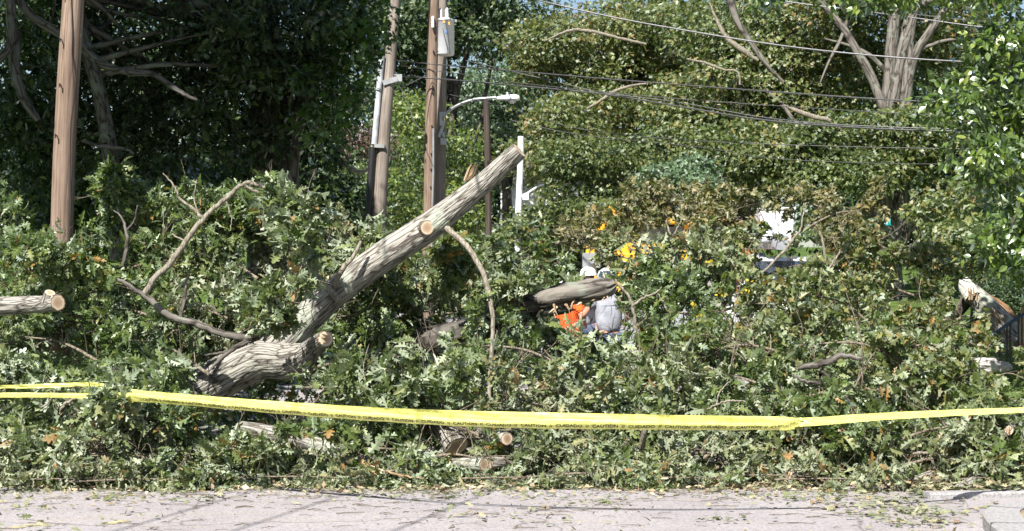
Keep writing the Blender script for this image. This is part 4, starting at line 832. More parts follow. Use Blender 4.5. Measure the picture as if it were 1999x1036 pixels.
# sawn branch collar on the limb
a = Acc(); c = P(832, 444, 20.02); d = nrm(np.array([.45, -1, -.05])); 
tube(a, [c - d * .14, c - d * .06, c + d * .03], [.075, .085, .085], 28, 0, 1, uvs=True); a.build('branch_stub', [BK_OAK2, CUT], fo, org)
for k in range(5):
    a = Acc(); c0 = P(908 + k * 2.5, 352 - k * 1, 20.05); e = P(922 + k * 2.5, 316 + 6 * (k % 3), 20.0); tube(a, [c0, (c0 + e) / 2 + rng.normal(size=3) * .006, e], [.022, .016, .002], 5, 0, uvs=True); a.build('splinter', M_SPL, fo, org)
limb('shoot', None, [(585, 497, 20.1), (610, 530, 20.05), (640, 562, 20), (662, 586, 19.98)], [3, 5, 6, 7], BK_BARE, 20, parent=fo, origin=org, cap=1, mats=[BK_BARE, CUT])
limb('shoot', None, [(650, 562, 20.1), (662, 535, 20), (672, 520, 20), (690, 500, 20), (705, 470, 20)], [7, 6, 5, 4, 3], BK_BARE, 20, parent=fo, origin=org)
limb('shoot', None, [(868, 440, 20.1), (890, 460, 20), (920, 492, 19.9), (948, 545, 19.8), (961, 610, 19.7), (960, 680, 19.6), (956, 740, 19.5), (955, 800, 19.4)], [7, 6, 5.5, 5, 4.5, 4, 4, 3.5], BK_BARE, 20, parent=fo, origin=org)
limb('shoot', None, [(598, 780, 19.8), (596, 740, 19.85), (604, 700, 19.95)], [2, 2.5, 3], BK_BARE, 20, parent=fo, origin=org)

# splintered dark trunk
so_ = P(780, 720, 22); so_[2] = float(gz(so_[0], 22)); st = thing('storm_felled_tree', 'storm-splintered dark trunk with shredded grey end in front of the workers', 'fallen tree', so_)
bark_part('trunk', [(680, 725, 22.6), (780, 685, 22.2), (900, 655, 21.8), (1010, 612, 21.3), (1060, 600, 21.1), (1115, 594, 21)], [34, 34, 32, 26, 24, 14], [BK_DK, M_ROT], st, so_, Y=21.5, amp=.03, fu=10, fv=1.5, cap=1, nring=80, sides=40)
p_, r_, dp = bigtube([(1015, 606, 21.05), (1050, 593, 21), (1100, 580, 20.95), (1150, 570, 20.9), (1185, 562, 20.9), (1200, 556, 20.9)], [14, 19, 23, 22, 20, 13], 21, 90, 48, .045, 14, 1.4, 3)
a = Acc(); tube(a, p_, r_, 36, 0, 1, dp, True, .02)
a.build('shredded_slab', [BK_BG, M_SPL], st, so_)
for k in range(13):
    a = Acc()
    x0 = rng.uniform(1060, 1200); y0 = np.interp(x0, [1050, 1200], [603, 570]) + rng.uniform(-6, 8); L_ = rng.uniform(15, 42); s = P(x0, y0, 20.85 + rng.uniform(0, .15)); e = P(x0 - rng.uniform(-12, 22), y0 + L_ * rng.uniform(.2, .7), 20.8)
    tube(a, [s, (s + e) / 2 + rng.normal(size=3) * .01, e], [.022, .014, .002], 5, 0, uvs=True); a.build('splinter', M_SPL, st, so_)

# sawn bough at left edge
lo = P(-60, 605, 19.2); lo[2] = .7; lbg = thing('sawn_bough', 'grey furrowed sawn bough poking in at the left edge with pale cut end', 'log', lo)
bark_part('bark', [(-160, 612, 19.6), (-40, 601, 19.4), (40, 596, 19.3), (90, 594, 19.1), (112, 591, 18.95)], [20, 20, 18, 17, 16], [BK_OAK, CUT], lbg, lo, Y=19.2, amp=.014, fu=18, fv=4, nring=90, sides=48)
a = Acc(); c = P(97, 574, 19.0); d = nrm(np.array([.35, -.45, .8])); tube(a, [c - d * .09, c + d * .02], [.075, .06], 20, 0, 1, uvs=True); a.build('branch_stub', [BK_OAK, CUT], lbg, lo)

# logs and branches
def log(label, pts, rads, Y, bark=BK_OAK2, cat='log', amp=.01, capb=0):
    p_, r_, dp = bigtube(pts, rads, Y, 36, 28, amp, 18, 4, random.random() * 9); a = Acc(); tube(a, p_, r_, 28, 0, 1, dp, True, capb)
    return one('cut_log' if cat == 'log' else 'cut_branch', a, [bark, CUT], label, cat)
log('long grey log lying on the road under the tape, below the big trunk', [(470, 838, 19.2), (540, 848, 19.1), (600, 862, 18.9), (665, 884, 18.7)], [15, 16, 16, 15], 19)
log('thick dark log leaning under the tape in the middle, left of the pale sawn knot', [(840, 812, 19.3), (870, 835, 19.1), (892, 872, 18.9)], [22, 25, 24], 19, BK_OAK)
log('short log with pale pinkish cut end just under the tape in the middle', [(940, 835, 19.0), (965, 850, 18.7), (990, 857, 18.35)], [17, 16, 12], 18.7)
log('grey log on the ground with a pale sawn face, below the tape in the middle', [(958, 903, 18.2), (980, 903, 18.25), (1010, 905, 18.4)], [12, 12, 11], 18.2)
log('thicker log half buried in leaves with a pale band, left of a grey log', [(885, 905, 18.4), (915, 905, 18.2), (945, 906, 18.05)], [13, 13, 13], 18.2)
log('small tan stub standing upright just under the tape right of centre', [(1252, 872, 18.3), (1256, 852, 18.2), (1258, 836, 18.15)], [7, 7, 6], 18.2, BK_BARE)
log('orange-faced sawn log at the foot of the pile right of centre', [(1590, 922, 18.3), (1565, 925, 18.1), (1540, 929, 17.8)], [11, 12, 12], 18)
log('straight brown log resting at the foot of the pile near the kerb', [(1815, 926, 17.9), (1790, 936, 17.7), (1768, 944, 17.5)], [8, 9, 9], 17.7)
log('crooked forked log with dark cut ends beside the far kerb', [(1928, 926, 17.8), (1905, 936, 17.6), (1888, 948, 17.3), (1868, 960, 17.0)], [8, 10, 12, 12], 17.4)
log('grey log half buried above the crooked log near the kerb', [(1872, 905, 18.3), (1890, 900, 18.2), (1912, 906, 18.1)], [8, 9, 8], 18.2)
log('sawn end of a branch showing a pale disc near the right edge under the tape', [(1990, 830, 18.6), (1978, 836, 18.4), (1969, 840, 18.15)], [9, 9, 9], 18.4)
log('short bark-covered offcut lying at the front of the pile, left of centre', [(430, 925, 17.9), (455, 921, 17.95), (480, 922, 18.0)], [8, 8, 7], 17.9)
log('small round offcut lying in the chips right of centre', [(1150, 915, 18.0), (1170, 918, 17.9), (1188, 922, 17.75)], [8, 9, 9], 17.9)
log('reddish broken stub in the twigs right of centre', [(1215, 905, 18.1), (1216, 918, 18.0), (1218, 930, 17.9)], [7, 7, 6], 18.0, M_ROT)
log('small cut knob in the leaves just under the tape right of the tape knot', [(1195, 800, 18.6), (1195, 812, 18.5), (1192, 845, 18.4)], [5, 6, 5], 18.5, BK_BARE)
def bare(label, chains, Y, mat=BK_BARE):
    a = Acc()
    for pts, rads in chains:
        q = [P(p[0], p[1], p[2] if len(p) > 2 else Y) for p in pts]; p_, r_ = smooth_path(q, np.array(rads) / F * Y, n=max(8, 5 * len(q)))
        p_[1:-1] += rng.normal(size=(len(p_) - 2, 3)) * .005; tube(a, p_, r_, 8, 0, uvs=True)
    return one('bare_branch', a, mat, label, 'branch')
bare('long leafless pale branch arching up at left to a twiggy tip', [([(283, 572), (305, 540), (335, 510), (372, 458), (405, 418), (440, 388), (478, 358), (500, 360), (522, 366), (548, 372)], [6.5, 6, 6, 5.5, 5, 4.5, 4, 3, 2.5, 1.5]), ([(478, 360), (505, 376), (540, 386), (556, 392)], [3, 2.5, 2, 1]),
     ([(395, 425), (375, 405), (352, 388), (340, 362), (318, 338)], [3.5, 3, 2.5, 2, 1]), ([(362, 470), (345, 462), (335, 455)], [2, 1.5, 1]), ([(392, 424), (380, 390), (384, 350)], [1.5, 1.5, .8]), ([(520, 366), (516, 400), (513, 440)], [1.5, 1.2, .8]), ([(440, 388), (452, 420), (450, 450)], [1.5, 1.2, .8])], 19.4)
bare('grey leafless branch sloping down to the right towards the trunk fork', [([(228, 545), (255, 560), (290, 582), (318, 608), (345, 622), (385, 632), (430, 650), (470, 657), (495, 660)], [4, 5, 6, 6.5, 7, 7, 7, 8, 8]), ([(352, 618), (360, 590), (362, 560), (370, 528)], [4, 4, 3, 2]), ([(505, 655), (480, 668), (450, 684), (425, 706), (412, 722)], [6, 6, 5, 4, 3]), ([(450, 684), (425, 690), (400, 692)], [3, 2.5, 1.5])], 19.6, BK_BG)
bare('dark thin branch low in the pile at left below the tape', [([(120, 872), (160, 852), (200, 822), (232, 790), (245, 770)], [4, 4, 3.5, 3, 2]), ([(165, 848), (190, 846), (212, 850)], [2, 1.5, 1])], 18.1, BK_BG)
bare('pale twig curving under the tape at far left', [([(116, 808), (125, 790), (145, 778), (165, 774)], [2, 3, 3, 2]), ([(80, 795), (95, 785), (108, 762)], [2, 2, 1.5])], 18.2)
bare('forked dead twigs left of the near pole base', [([(240, 520), (248, 480), (246, 450), (238, 425), (222, 410)], [4, 4, 3, 2, 1]), ([(246, 450), (262, 430), (268, 400)], [2, 1.5, 1])], 20.4, BK_BG)
bare('smooth grey branch lying bare in the pile at right', [([(1556, 718), (1590, 712), (1620, 704), (1640, 694), (1665, 697), (1680, 700)], [5, 7, 7, 6, 5, 4]), ([(1600, 714), (1615, 735), (1642, 752)], [3, 3, 2]), ([(1548, 733), (1575, 745), (1602, 748)], [3, 4, 3])], 18.7, BK_BG)
bare('long curved branch lying along the foot of the pile near the kerb', [([(1715, 966), (1750, 962), (1790, 955), (1820, 948), (1842, 952), (1860, 966)], [4, 5, 5, 5, 5, 4]), ([(1725, 942), (1740, 958), (1748, 965)], [2, 3, 3])], 17.4, BK_BG)
bare('slender upright forked twig right of the workers', [([(1240, 645), (1238, 610), (1228, 580), (1212, 560), (1200, 545)], [3, 3.5, 3, 2.5, 2]), ([(1234, 598), (1255, 582), (1280, 572), (1292, 560)], [3, 2.5, 2, 1]), ([(1284, 570), (1295, 590), (1300, 602)], [1.5, 1.2, 1])], 20.0)
bare('leafless twig near the broken trunk at right', [([(1840, 650), (1855, 632), (1875, 620), (1893, 617)], [3, 3, 2.5, 2]), ([(1840, 650), (1832, 625), (1826, 610)], [2, 1.5, 1])], 24)
bare('tan forked twig rising among the bronze leaves in front of the white truck', [([(1480, 540), (1530, 490), (1545, 470), (1562, 450)], [2, 3, 3, 2]), ([(1600, 560), (1610, 520), (1608, 480), (1600, 450)], [3, 3, 2.5, 2]), ([(1640, 490), (1620, 520), (1600, 530)], [2, 2, 2]), ([(1562, 450), (1568, 420), (1575, 395)], [2, 1.5, 1])], 22.8)
bare('upright dead twig in front of the yellow loader', [([(1310, 500), (1312, 470), (1306, 448), (1300, 430)], [3, 2.5, 2, 1.2]), ([(1312, 465), (1322, 445), (1330, 430)], [1.5, 1.2, 1]), ([(1275, 495), (1300, 510), (1320, 522)], [2.5, 2.5, 2])], 23)
bare('thin curving twig just above the tape right of centre', [([(1380, 798), (1410, 785), (1430, 782), (1455, 784)], [1.5, 2, 2, 1.5]), ([(1398, 790), (1405, 765), (1425, 745)], [1.5, 1.5, 1])], 18.2)
bare('bare twig and short sticks over the dark hollow at lower right', [([(1784, 884), (1800, 884), (1822, 884)], [3, 3, 3]), ([(1798, 886), (1798, 905), (1796, 918)], [1.5, 1.5, 1]), ([(1812, 884), (1818, 895), (1822, 905)], [2, 1.5, 1.2])], 18.0)
bare('orange-brown stick fallen on the leaf litter in front of the pile', [([(720, 908, 17.9), (760, 922, 17.7), (800, 930, 17.6), (828, 933, 17.55)], [2, 2.2, 2, 1])], 17.7, M_SPL)

# broken trunk, stump, railing at right
ro = gbase(1975, 27) + [0, 0, .2]; bt = thing('broken_trunk', 'snapped tree trunk leaning in front of the hedge at right, shredded pale tip', 'fallen tree', ro)
bark_part('trunk', [(1990, 672, 26.6), (1960, 635, 26.8), (1925, 598, 27), (1893, 568, 27.1)], [27, 25, 22, 18], [BK_OAK2, M_SPL], bt, ro, Y=27, amp=.018, nring=50, sides=40, fu=14, fv=3)
bark_part('pale_tip', [(1900, 580, 26.95), (1888, 560, 27.05), (1882, 543, 27.1)], [18, 17, 10], [paint('shredded_pale_bark', (.5, .5, .44), .9, dirt=.35, scale=20, bump=.8), M_SPL], bt, ro, Y=27, amp=.02, nring=16, sides=24, fu=14, fv=3)
bark_part('rotten_core', [(1985, 640, 27.25), (1950, 605, 27.3), (1912, 572, 27.3)], [20, 20, 10], [M_ROT, M_ROT], bt, ro, Y=27, amp=.02, nring=20, sides=20)
bark_part('side_limb', [(1893, 575, 27.3), (1875, 600, 27.4), (1850, 628, 27.4)], [14, 13, 11], [BK_DK, M_SPL], bt, ro, Y=27, amp=.015, nring=20, sides=20)
for k in range(16):
    a = Acc()
    x0 = rng.uniform(1930, 1985); s = P(x0, np.interp(x0, [1930, 1985], [590, 650]) + rng.uniform(0, 14), 26.65); e = s + np.array([rng.uniform(-.16, .0), -.03, rng.uniform(.03, .2)]); tube(a, [s, (s + e) / 2, e], [.02, .014, .002], 4, 0, uvs=True); a.build('splinter', M_SPL, bt, ro)
for k in range(8):
    a = Acc(); s = P(1893 + rng.uniform(-8, 14), 580 + rng.uniform(-4, 10), 26.8); e = s + np.array([rng.uniform(-.04, .04), -.03, .14]); tube(a, [s, e], [.02, .003], 4, 0, uvs=True); a.build('splinter', M_SPL, bt, ro)
sb = gbase(2005, 26) + [0, 0, .2]; stp = thing('splintered_stump', 'orange splintered stump at the right edge behind the handrail', 'stump', sb)
bark_part('bark', [(2008, 700, 26), (2006, 640, 26), (2004, 600, 26)], [18, 15, 12], [M_SPL, M_SPL], stp, sb, Y=26, amp=.03, nring=20, sides=20)
for k in range(7): a = Acc(); s = P(2000 + k * 2.5, 605, 25.95); e = s + np.array([rng.uniform(-.12, .05), 0, rng.uniform(.1, .3)]); tube(a, [s, e], [.03, .003], 4, 0, uvs=True); a.build('splinter', M_SPL, stp, sb)
rb = P(1948, 712, 24.6); hr = thing('handrail', 'black and blue iron handrail climbing to the right edge', 'railing', rb)
a = Acc(); p_, r_ = smooth_path([P(1934, 657, 24.6), P(1942, 650, 24.6), P(1975, 628, 24.9), P(2015, 602, 25.2), P(2080, 560, 25.7)], [.024] * 5, n=16); tube(a, p_, r_, 8, 0, 0); a.build('rail', M_BLUEBK, hr, rb)
for px, top, bot, Yb in ((1947, 648, 712, 24.6), (1952, 645, 712, 24.65), (1966, 636, 705, 24.8), (1972, 632, 703, 24.85), (1988, 622, 690, 25.0), (1995, 616, 688, 25.05), (2010, 606, 680, 25.2)): 
    a = Acc(); tube(a, [P(px, bot, Yb), P(px, top, Yb)], [.012, .012], 6, 0, 0); a.build('baluster', M_BLK, hr, rb)
for (px, py, s, lab) in ((1922, 714, .17, 'pale rough boulder on the grassy bank below the handrail'), (1958, 716, .11, 'second pale stone beside the handrail foot'), (1885, 708, .09, 'small grey stone left of the pale boulder')):
    c = P(px, py, 24.3); a = Acc(); V = []; n1, n2 = 14, 20
    for i in range(n1):
        for j in range(n2):
            th = math.pi * i / (n1 - 1); ph = 2 * math.pi * j / n2; d = Vector((math.sin(th) * math.cos(ph), math.sin(th) * math.sin(ph), math.cos(th)))
            V.append(np.array(d) * s * np.array([1.2, .9, .7]) * (1 + .35 * mnoise.noise(d * 2 + Vector((px, 0, 0)))))
    i = np.arange(n1 - 1)[:, None]; j = np.arange(n2)[None]
    a.add(np.array(V) + c, [np.stack([i * n2 + j, (i + 1) * n2 + j, (i + 1) * n2 + (j + 1) % n2, i * n2 + (j + 1) % n2], -1).reshape(-1, 4)], smooth=False); one('boulder', a, M_STONE, lab, 'stone')
fb = P(1990, 680, 25.6); fl = thing('flowering_plant', 'small pink flowering plant by the handrail', 'plant', fb)
m_ = 90; pos = fb + rng.normal(size=(m_, 3)) * [.25, .12, .07]; a = Acc(); put_leaves(a, T_OVAL, pos, rand_dirs(m_), rand_dirs(m_), np.full(m_, .07)); a.build('foliage', MT_G, fl, fb)
m_ = 26; pos = fb + rng.normal(size=(m_, 3)) * [.25, .1, .06] + [0, -.08, .04]; a = Acc(); put_leaves(a, T_STAR, pos, rand_dirs(m_), rand_dirs(m_), np.full(m_, .04)); a.build('petals', M_PINK, fl, fb)

# ------------------------------------------------------------------ leafy boughs of the pile
CLEAR = []
def clear(px, py, Y, rx, ry, rd=.9): CLEAR.append((P(px, py, Y), np.array([rx / F * Y, rd, ry / F * Y])))
def open_(pos):
    ok = np.ones(len(pos), bool)
    for c, r in CLEAR: ok &= (((pos - c) / r) ** 2).sum(1) > 1
    return ok
def sunclear(px, py, Y, r, n=7):
    c = P(px, py, Y)
    for k in range(n): CLEAR.append((c + np.array(SUN) * (.15 + k * .3), np.array([r, r, r])))
sunclear(636, 661, 19.8, .2, 9); sunclear(600, 690, 20.1, .2, 9); sunclear(100, 588, 18.9, .2, 6); sunclear(470, 715, 20.2, .25, 9); sunclear(420, 745, 20.2, .22, 9); sunclear(1190, 620, 25.4, .3, 9); sunclear(1116, 640, 26.1, .25, 9); sunclear(992, 857, 18.3, .14, 6); sunclear(1150, 575, 20.9, .25, 8); sunclear(1080, 585, 20.9, .25, 8); sunclear(700, 540, 20.2, .25, 8); sunclear(1940, 610, 26.8, .3, 9); sunclear(1895, 570, 27, .25, 9); sunclear(560, 850, 19.0, .15, 5)
clear(510, 790, 20.8, 100, 44, 1.7); clear(585, 760, 20.6, 46, 40, 1.5); clear(800, 690, 21.6, 60, 34, 1.2); clear(880, 650, 22, 46, 30, 1.2); clear(1420, 700, 20.8, 36, 20, 1.4); clear(200, 450, 21.5, 26, 40); clear(520, 800, 18.9, 95, 34, 1.4); clear(600, 790, 18.9, 50, 36, 1.4); clear(700, 900, 18.2, 30, 16); clear(1380, 890, 18.3, 40, 22); clear(1060, 905, 18.2, 40, 14); clear(860, 850, 18.6, 40, 40, 1.1)
for px, py, rx, ry in ((1890, 560, 22, 26), (1915, 590, 30, 30), (1940, 620, 34, 34), (1965, 645, 34, 34)): clear(px, py, 24.4, rx, ry, 2.6)
# air gaps in the pile: round the trunk, over the cut ends, and the dark hollows
for px, py, rx, ry in ((350, 785, 34, 26), (400, 752, 34, 44), (440, 732, 50, 50), (490, 722, 50, 40), (540, 715, 48, 34), (585, 695, 40, 36), (625, 665, 42, 30), (645, 668, 30, 24)): clear(px, py, 19.6, rx, ry, 1.1)
for px, py, r in ((655, 578, 34), (690, 548, 50), (735, 512, 52), (780, 482, 54), (830, 448, 54), (880, 410, 50), (930, 370, 46), (980, 330, 44), (1010, 300, 40)): clear(px, py, 19.6, r, r, 1.3)
for px, py, rx, ry, Y in ((470, 800, 70, 36, 19.4), (540, 775, 80, 48, 19.4), (590, 800, 50, 40, 19.2), (800, 690, 70, 40, 20.3), (870, 650, 60, 36, 20.6), (730, 690, 40, 34, 20.3), (170, 660, 50, 30, 20), (60, 665, 50, 26, 19.4), (1400, 700, 50, 26, 19.6), (1445, 740, 30, 20, 19.3), (1795, 900, 42, 30, 18.1), (900, 860, 60, 36, 18.5), (860, 845, 50, 40, 18.6), (620, 860, 50, 22, 18.5), (560, 850, 60, 14, 18.4), (215, 870, 30, 26, 18.1), (290, 860, 30, 22, 18.1),
                          (60, 594, 90, 30, 18.9), (1110, 588, 110, 34, 20.6), (1190, 575, 32, 22, 20.6), (1118, 632, 34, 34, 21.5), (1190, 615, 44, 44, 21.5), (1192, 650, 34, 30, 21.5), (1118, 640, 28, 30, 23.5), (1118, 638, 30, 28, 25.0), (1116, 636, 28, 26, 22.4), (1190, 630, 40, 48, 23.5), (1192, 556, 20, 20, 23.5), (1118, 556, 16, 12, 23.5),
                          (1930, 610, 64, 64, 24), (1900, 562, 34, 36, 25.5), (1950, 655, 60, 46, 23.5), (1925, 600, 60, 60, 25.6), (1960, 650, 50, 40, 25.0), (1925, 712, 40, 24, 22.5), (1965, 690, 40, 40, 22.5), (1925, 705, 36, 22, 20.5), (1970, 838, 22, 16, 18.0), (992, 857, 22, 18, 18.2), (950, 903, 46, 16, 18.0), (1256, 850, 14, 26, 18.1), (1560, 926, 40, 14, 17.9), (1790, 936, 40, 16, 17.6), (1895, 945, 46, 22, 17.3), (1620, 705, 70, 16, 18.5), (1790, 955, 80, 14, 17.4),
                          (1262, 482, 26, 20, 25.5), (1325, 440, 22, 12, 26.5), (1230, 490, 30, 14, 25), (1143, 475, 16, 36, 26), (1215, 465, 14, 14, 26), (1512, 428, 24, 24, 26), (1495, 485, 34, 18, 25.5), (1575, 490, 36, 12, 25.5), (1510, 515, 34, 20, 24.5), (1505, 440, 26, 26, 26.5), (1500, 480, 36, 20, 26.5), (1510, 520, 34, 18, 22), (1500, 515, 30, 18, 25.5), (1597, 485, 16, 16, 26), (1735, 433, 18, 14, 26.5), (1725, 436, 26, 14, 28), (1765, 425, 80, 44, 27), (1790, 440, 60, 40, 26),
                          (340, 500, 40, 60, 20.6), (420, 410, 50, 40, 20), (300, 560, 30, 24, 19.4), (960, 620, 16, 120, 19.6), (120, 440, 30, 40, 19.5)): clear(px, py, Y, rx, ry)
def bough(name, label, group, A, B_, R, nsec, leafmat, tpl, size, arch=.25, rose=7, rbase=.022, ndir=(0, -.35, .6), cat='branch', flip=.42, dens=1.0, droop=.35):
    A = np.array(A, float); B_ = np.array(B_, float); L = np.linalg.norm(B_ - A)
    if nsec > 0: pass
    mid = (A + B_) / 2 + [rng.normal() * .1, rng.normal() * .15, arch * L * .5]
    ax, rd = smooth_path([A, mid, B_], [rbase, rbase * .7, rbase * .3], n=14)
    t = thing(name, label, cat, A, group); wood = Acc(); tube(wood, ax, rd, 7, 0)
    tips = []; tdir = []
    T = nrm(np.gradient(ax, axis=0))
    for s in range(nsec):
        f = (s + rng.random()) / nsec; i = min(13, int((.1 + .9 * f) * 13)); o = ax[i]
        d = rng.normal(size=3); d -= T[i] * (d @ T[i]); d = d / np.linalg.norm(d); d = nrm(d + T[i] * rng.uniform(.1, .9) + [0, -.12, .08])
        l = R * rng.uniform(.55, 1.15) * (1 - .35 * f); e = o + d * l + [0, 0, -.06 * l]; m = (o + e) / 2 + rng.normal(size=3) * .07 * l
        p_, r_ = smooth_path([o, m, e], [rbase * .4, rbase * .28, rbase * .15], n=7); tube(wood, p_, r_, 4, 0)
        for j in range(1, 7):
            if rng.random() > dens: continue
            d2 = nrm(nrm(p_[j] - p_[j - 1]) * .7 + rng.normal(size=3) * .6); l2 = R * rng.uniform(.12, .34); e2 = p_[j] + d2 * l2
            tube(wood, [p_[j], (p_[j] + e2) / 2 + rng.normal(size=3) * .01, e2], [rbase * .16, rbase * .13, rbase * .09], 3, 0)
            tips.append(e2); tdir.append(d2)
            if rng.random() < .5: tips.append((p_[j] + e2) / 2); tdir.append(d2)
        tips.append(e); tdir.append(d)
    for s in range(3):
        i = rng.integers(3, 14); d = nrm(rng.normal(size=3) + [0, -.5, .5]); o = ax[i]; e = o + d * R * rng.uniform(.9, 1.5)
        p_, r_ = smooth_path([o, (o + e) / 2 + rng.normal(size=3) * .06, e], [rbase * .42, rbase * .3, rbase * .12], n=8); tube(wood, p_, r_, 4, 0)
        for j in (3, 5): e2 = p_[j] + nrm(d + rng.normal(size=3) * .7) * R * .35; tube(wood, [p_[j], (p_[j] + e2) / 2 + rng.normal(size=3) * .015, e2], [rbase * .18, rbase * .14, rbase * .07], 3, 0)
    tips = np.array(tips); tdir = np.array(tdir); ok = open_(tips)
    if ok.sum() > 3: tips = tips[ok]; tdir = tdir[ok]
    n = rng.integers(max(2, rose - 1), rose + 5, len(tips)); idx = np.repeat(np.arange(len(tips)), n); m = len(idx)
    # every rosette shares a lean so neighbouring leaves catch the sun together
    rn = nrm(rng.normal(size=(len(tips), 3)) * .8 + np.array(ndir) + rng.normal(size=3) * .35)[idx]
    lean = nrm(tdir * .7 + rng.normal(size=tdir.shape) * .55 + [0, -.1, -droop - .25])
    dd = nrm(lean[idx] * 1.0 + rng.normal(size=(m, 3)) * .52)
    nn = nrm(rn + rng.normal(size=(m, 3)) * .45)
    fl = (rng.random(len(tips)) < flip)[idx]; nn = np.where(fl[:, None] ^ (rng.random(m) < .12)[:, None], -nn, nn)
    pos = tips[idx] + rng.normal(size=(m, 3)) * .035
    ok = open_(pos + dd * size * .5); pos = pos[ok]; dd = dd[ok]; nn = nn[ok]; m = len(pos)
    pos[:, 2] = np.maximum(pos[:, 2], gz(pos[:, 0], pos[:, 1]) + .05)
    lv = Acc(); put_leaves(lv, tpl, pos, dd, nn, size * (.44 + .76 * rng.random(m) ** 1.3), 0, .95, .6, thin=.82)
    wood.build('wood', BK_TWIG, t, A); lv.build('leaves', leafmat, t, A); return t

cols = ['at the far left edge', 'below the near utility pole', 'left of the fallen oak trunk', 'below the arching bare branch', 'around the trunk fork', 'under the rising sawn limb', 'beside the long hanging shoot', 'left of the workers', 'below the workers', 'below the yellow loader', 'below the white truck', 'below the teal street sign', 'below the broken trunk', 'at the far right edge']
cpx = [-30, 130, 285, 430, 575, 725, 880, 1030, 1180, 1330, 1490, 1640, 1800, 1960]
rows = [('silvery oak bough at the foot of the pile', 905, 18.05), ('leafy oak bough just below the tape line', 842, 18.5), ('leafy oak bough just above the tape line', 765, 19.0), ('oak bough low in the middle of the pile', 690, 19.7), ('oak bough high in the middle of the pile', 610, 20.6), ('oak bough in the upper pile', 525, 21.6), ('topmost oak bough of the pile', 450, 22.4)]
topc = [(-30, 425), (60, 430), (130, 470), (200, 400), (300, 440), (430, 440), (575, 430), (725, 500), (880, 520), (1030, 545), (1120, 720), (1230, 720), (1270, 560), (1330, 530), (1490, 560), (1640, 560), (1800, 620), (1880, 740), (1960, 760), (2100, 760)]
tx = [p[0] for p in topc]; ty = [p[1] for p in topc]
skip = {(1, 3), (1, 4), (2, 3), (2, 4), (3, 3), (3, 4), (1, 5), (3, 8), (4, 8), (4, 6)}
GP = 'leafy oak boughs heaped in the pile'
for ri, (rl, py, Y) in enumerate(rows):
    for ci, (cl, px) in enumerate(zip(cols, cpx)):
        if py < np.interp(px, tx, ty) - 5 or (ri, ci) in skip: continue
        x = px + rng.uniform(-25, 25); y = py + rng.uniform(-14, 14); yy = Y + rng.uniform(-.15, .15)
        big = 1.0
        if ri in (4, 5) and 4 <= ci <= 7: yy += .8         # behind the sawn limb
        if ri == 3 and 4 <= ci <= 6: yy += .9
        if ri < 2: yy += float(np.interp(px, [0, 350, 520, 1000, 1500, 1800], [-.15, -.1, .35, .4, .15, -.15])) * (1 if ri == 0 else .5)
        c = P(x, y, yy); L = rng.uniform(1.0, 1.5); th = rng.uniform(-.5, .5) + (math.pi if rng.random() < .5 else 0)
        d = np.array([math.cos(th), math.sin(th) * .5, rng.uniform(-.12, .28)]) * L / 2
        A = c - d; B_ = c + d; A[2] = max(A[2] - .15, gz(A[0], A[1]) + .05); B_[2] = max(B_[2], gz(B_[0], B_[1]) + .08)
        green = (ci in (0, 1, 2) and ri >= 3) or (ci in (8, 9) and ri in (3, 4))
        maple = ci in (10, 11, 12, 13) and ri in (2, 3, 4, 5) and not (ri == 2 and ci < 12)
        lm, tp, sz = (MM_Y, T_MAPLE, .125) if maple else (MO_G, T_OAK, .15) if green else (MO_D, T_OAKS, .15) if rng.random() < (.55 if ri == 0 else .25) else (MO_G, T_OAK, .16) if rng.random() < .25 else (MO_S, T_OAK, .175)
        if ri == 0: sz *= .95
        lab = rl.replace('oak bough', 'maple bough').replace('silvery', 'pale') if maple else rl
        bough('leafy_bough', lab + ', ' + cl, GP, A, B_, (.5 if ri < 2 else .58) * (.8 if ri == 0 else 1), 13 if ri else 15, lm, tp, sz * rng.uniform(.88, 1.08), rose=6, arch=.2, dens=.9)
for ci, (cl, px) in enumerate(zip(cols, cpx)):
    x = px + rng.uniform(-40, 40); Y = rng.uniform(17.35, 17.75) + float(np.interp(px, [0, 350, 520, 1000, 1500, 1800], [-.1, 0, .3, .3, .1, -.2])); c = P(x, 940, Y); c[2] = .1; th = rng.uniform(-.3, .3); L = rng.uniform(.5, .8); d = np.array([math.cos(th), math.sin(th), 0]) * L
    bough('leafy_twigs', 'wilted oak twigs lying flat on the road edge ' + cl, GP, c - d, c + d, .24, 10, MO_D if ci % 3 else MO_S, T_OAKS, .115, rose=4, arch=.03, rbase=.01, dens=.8)
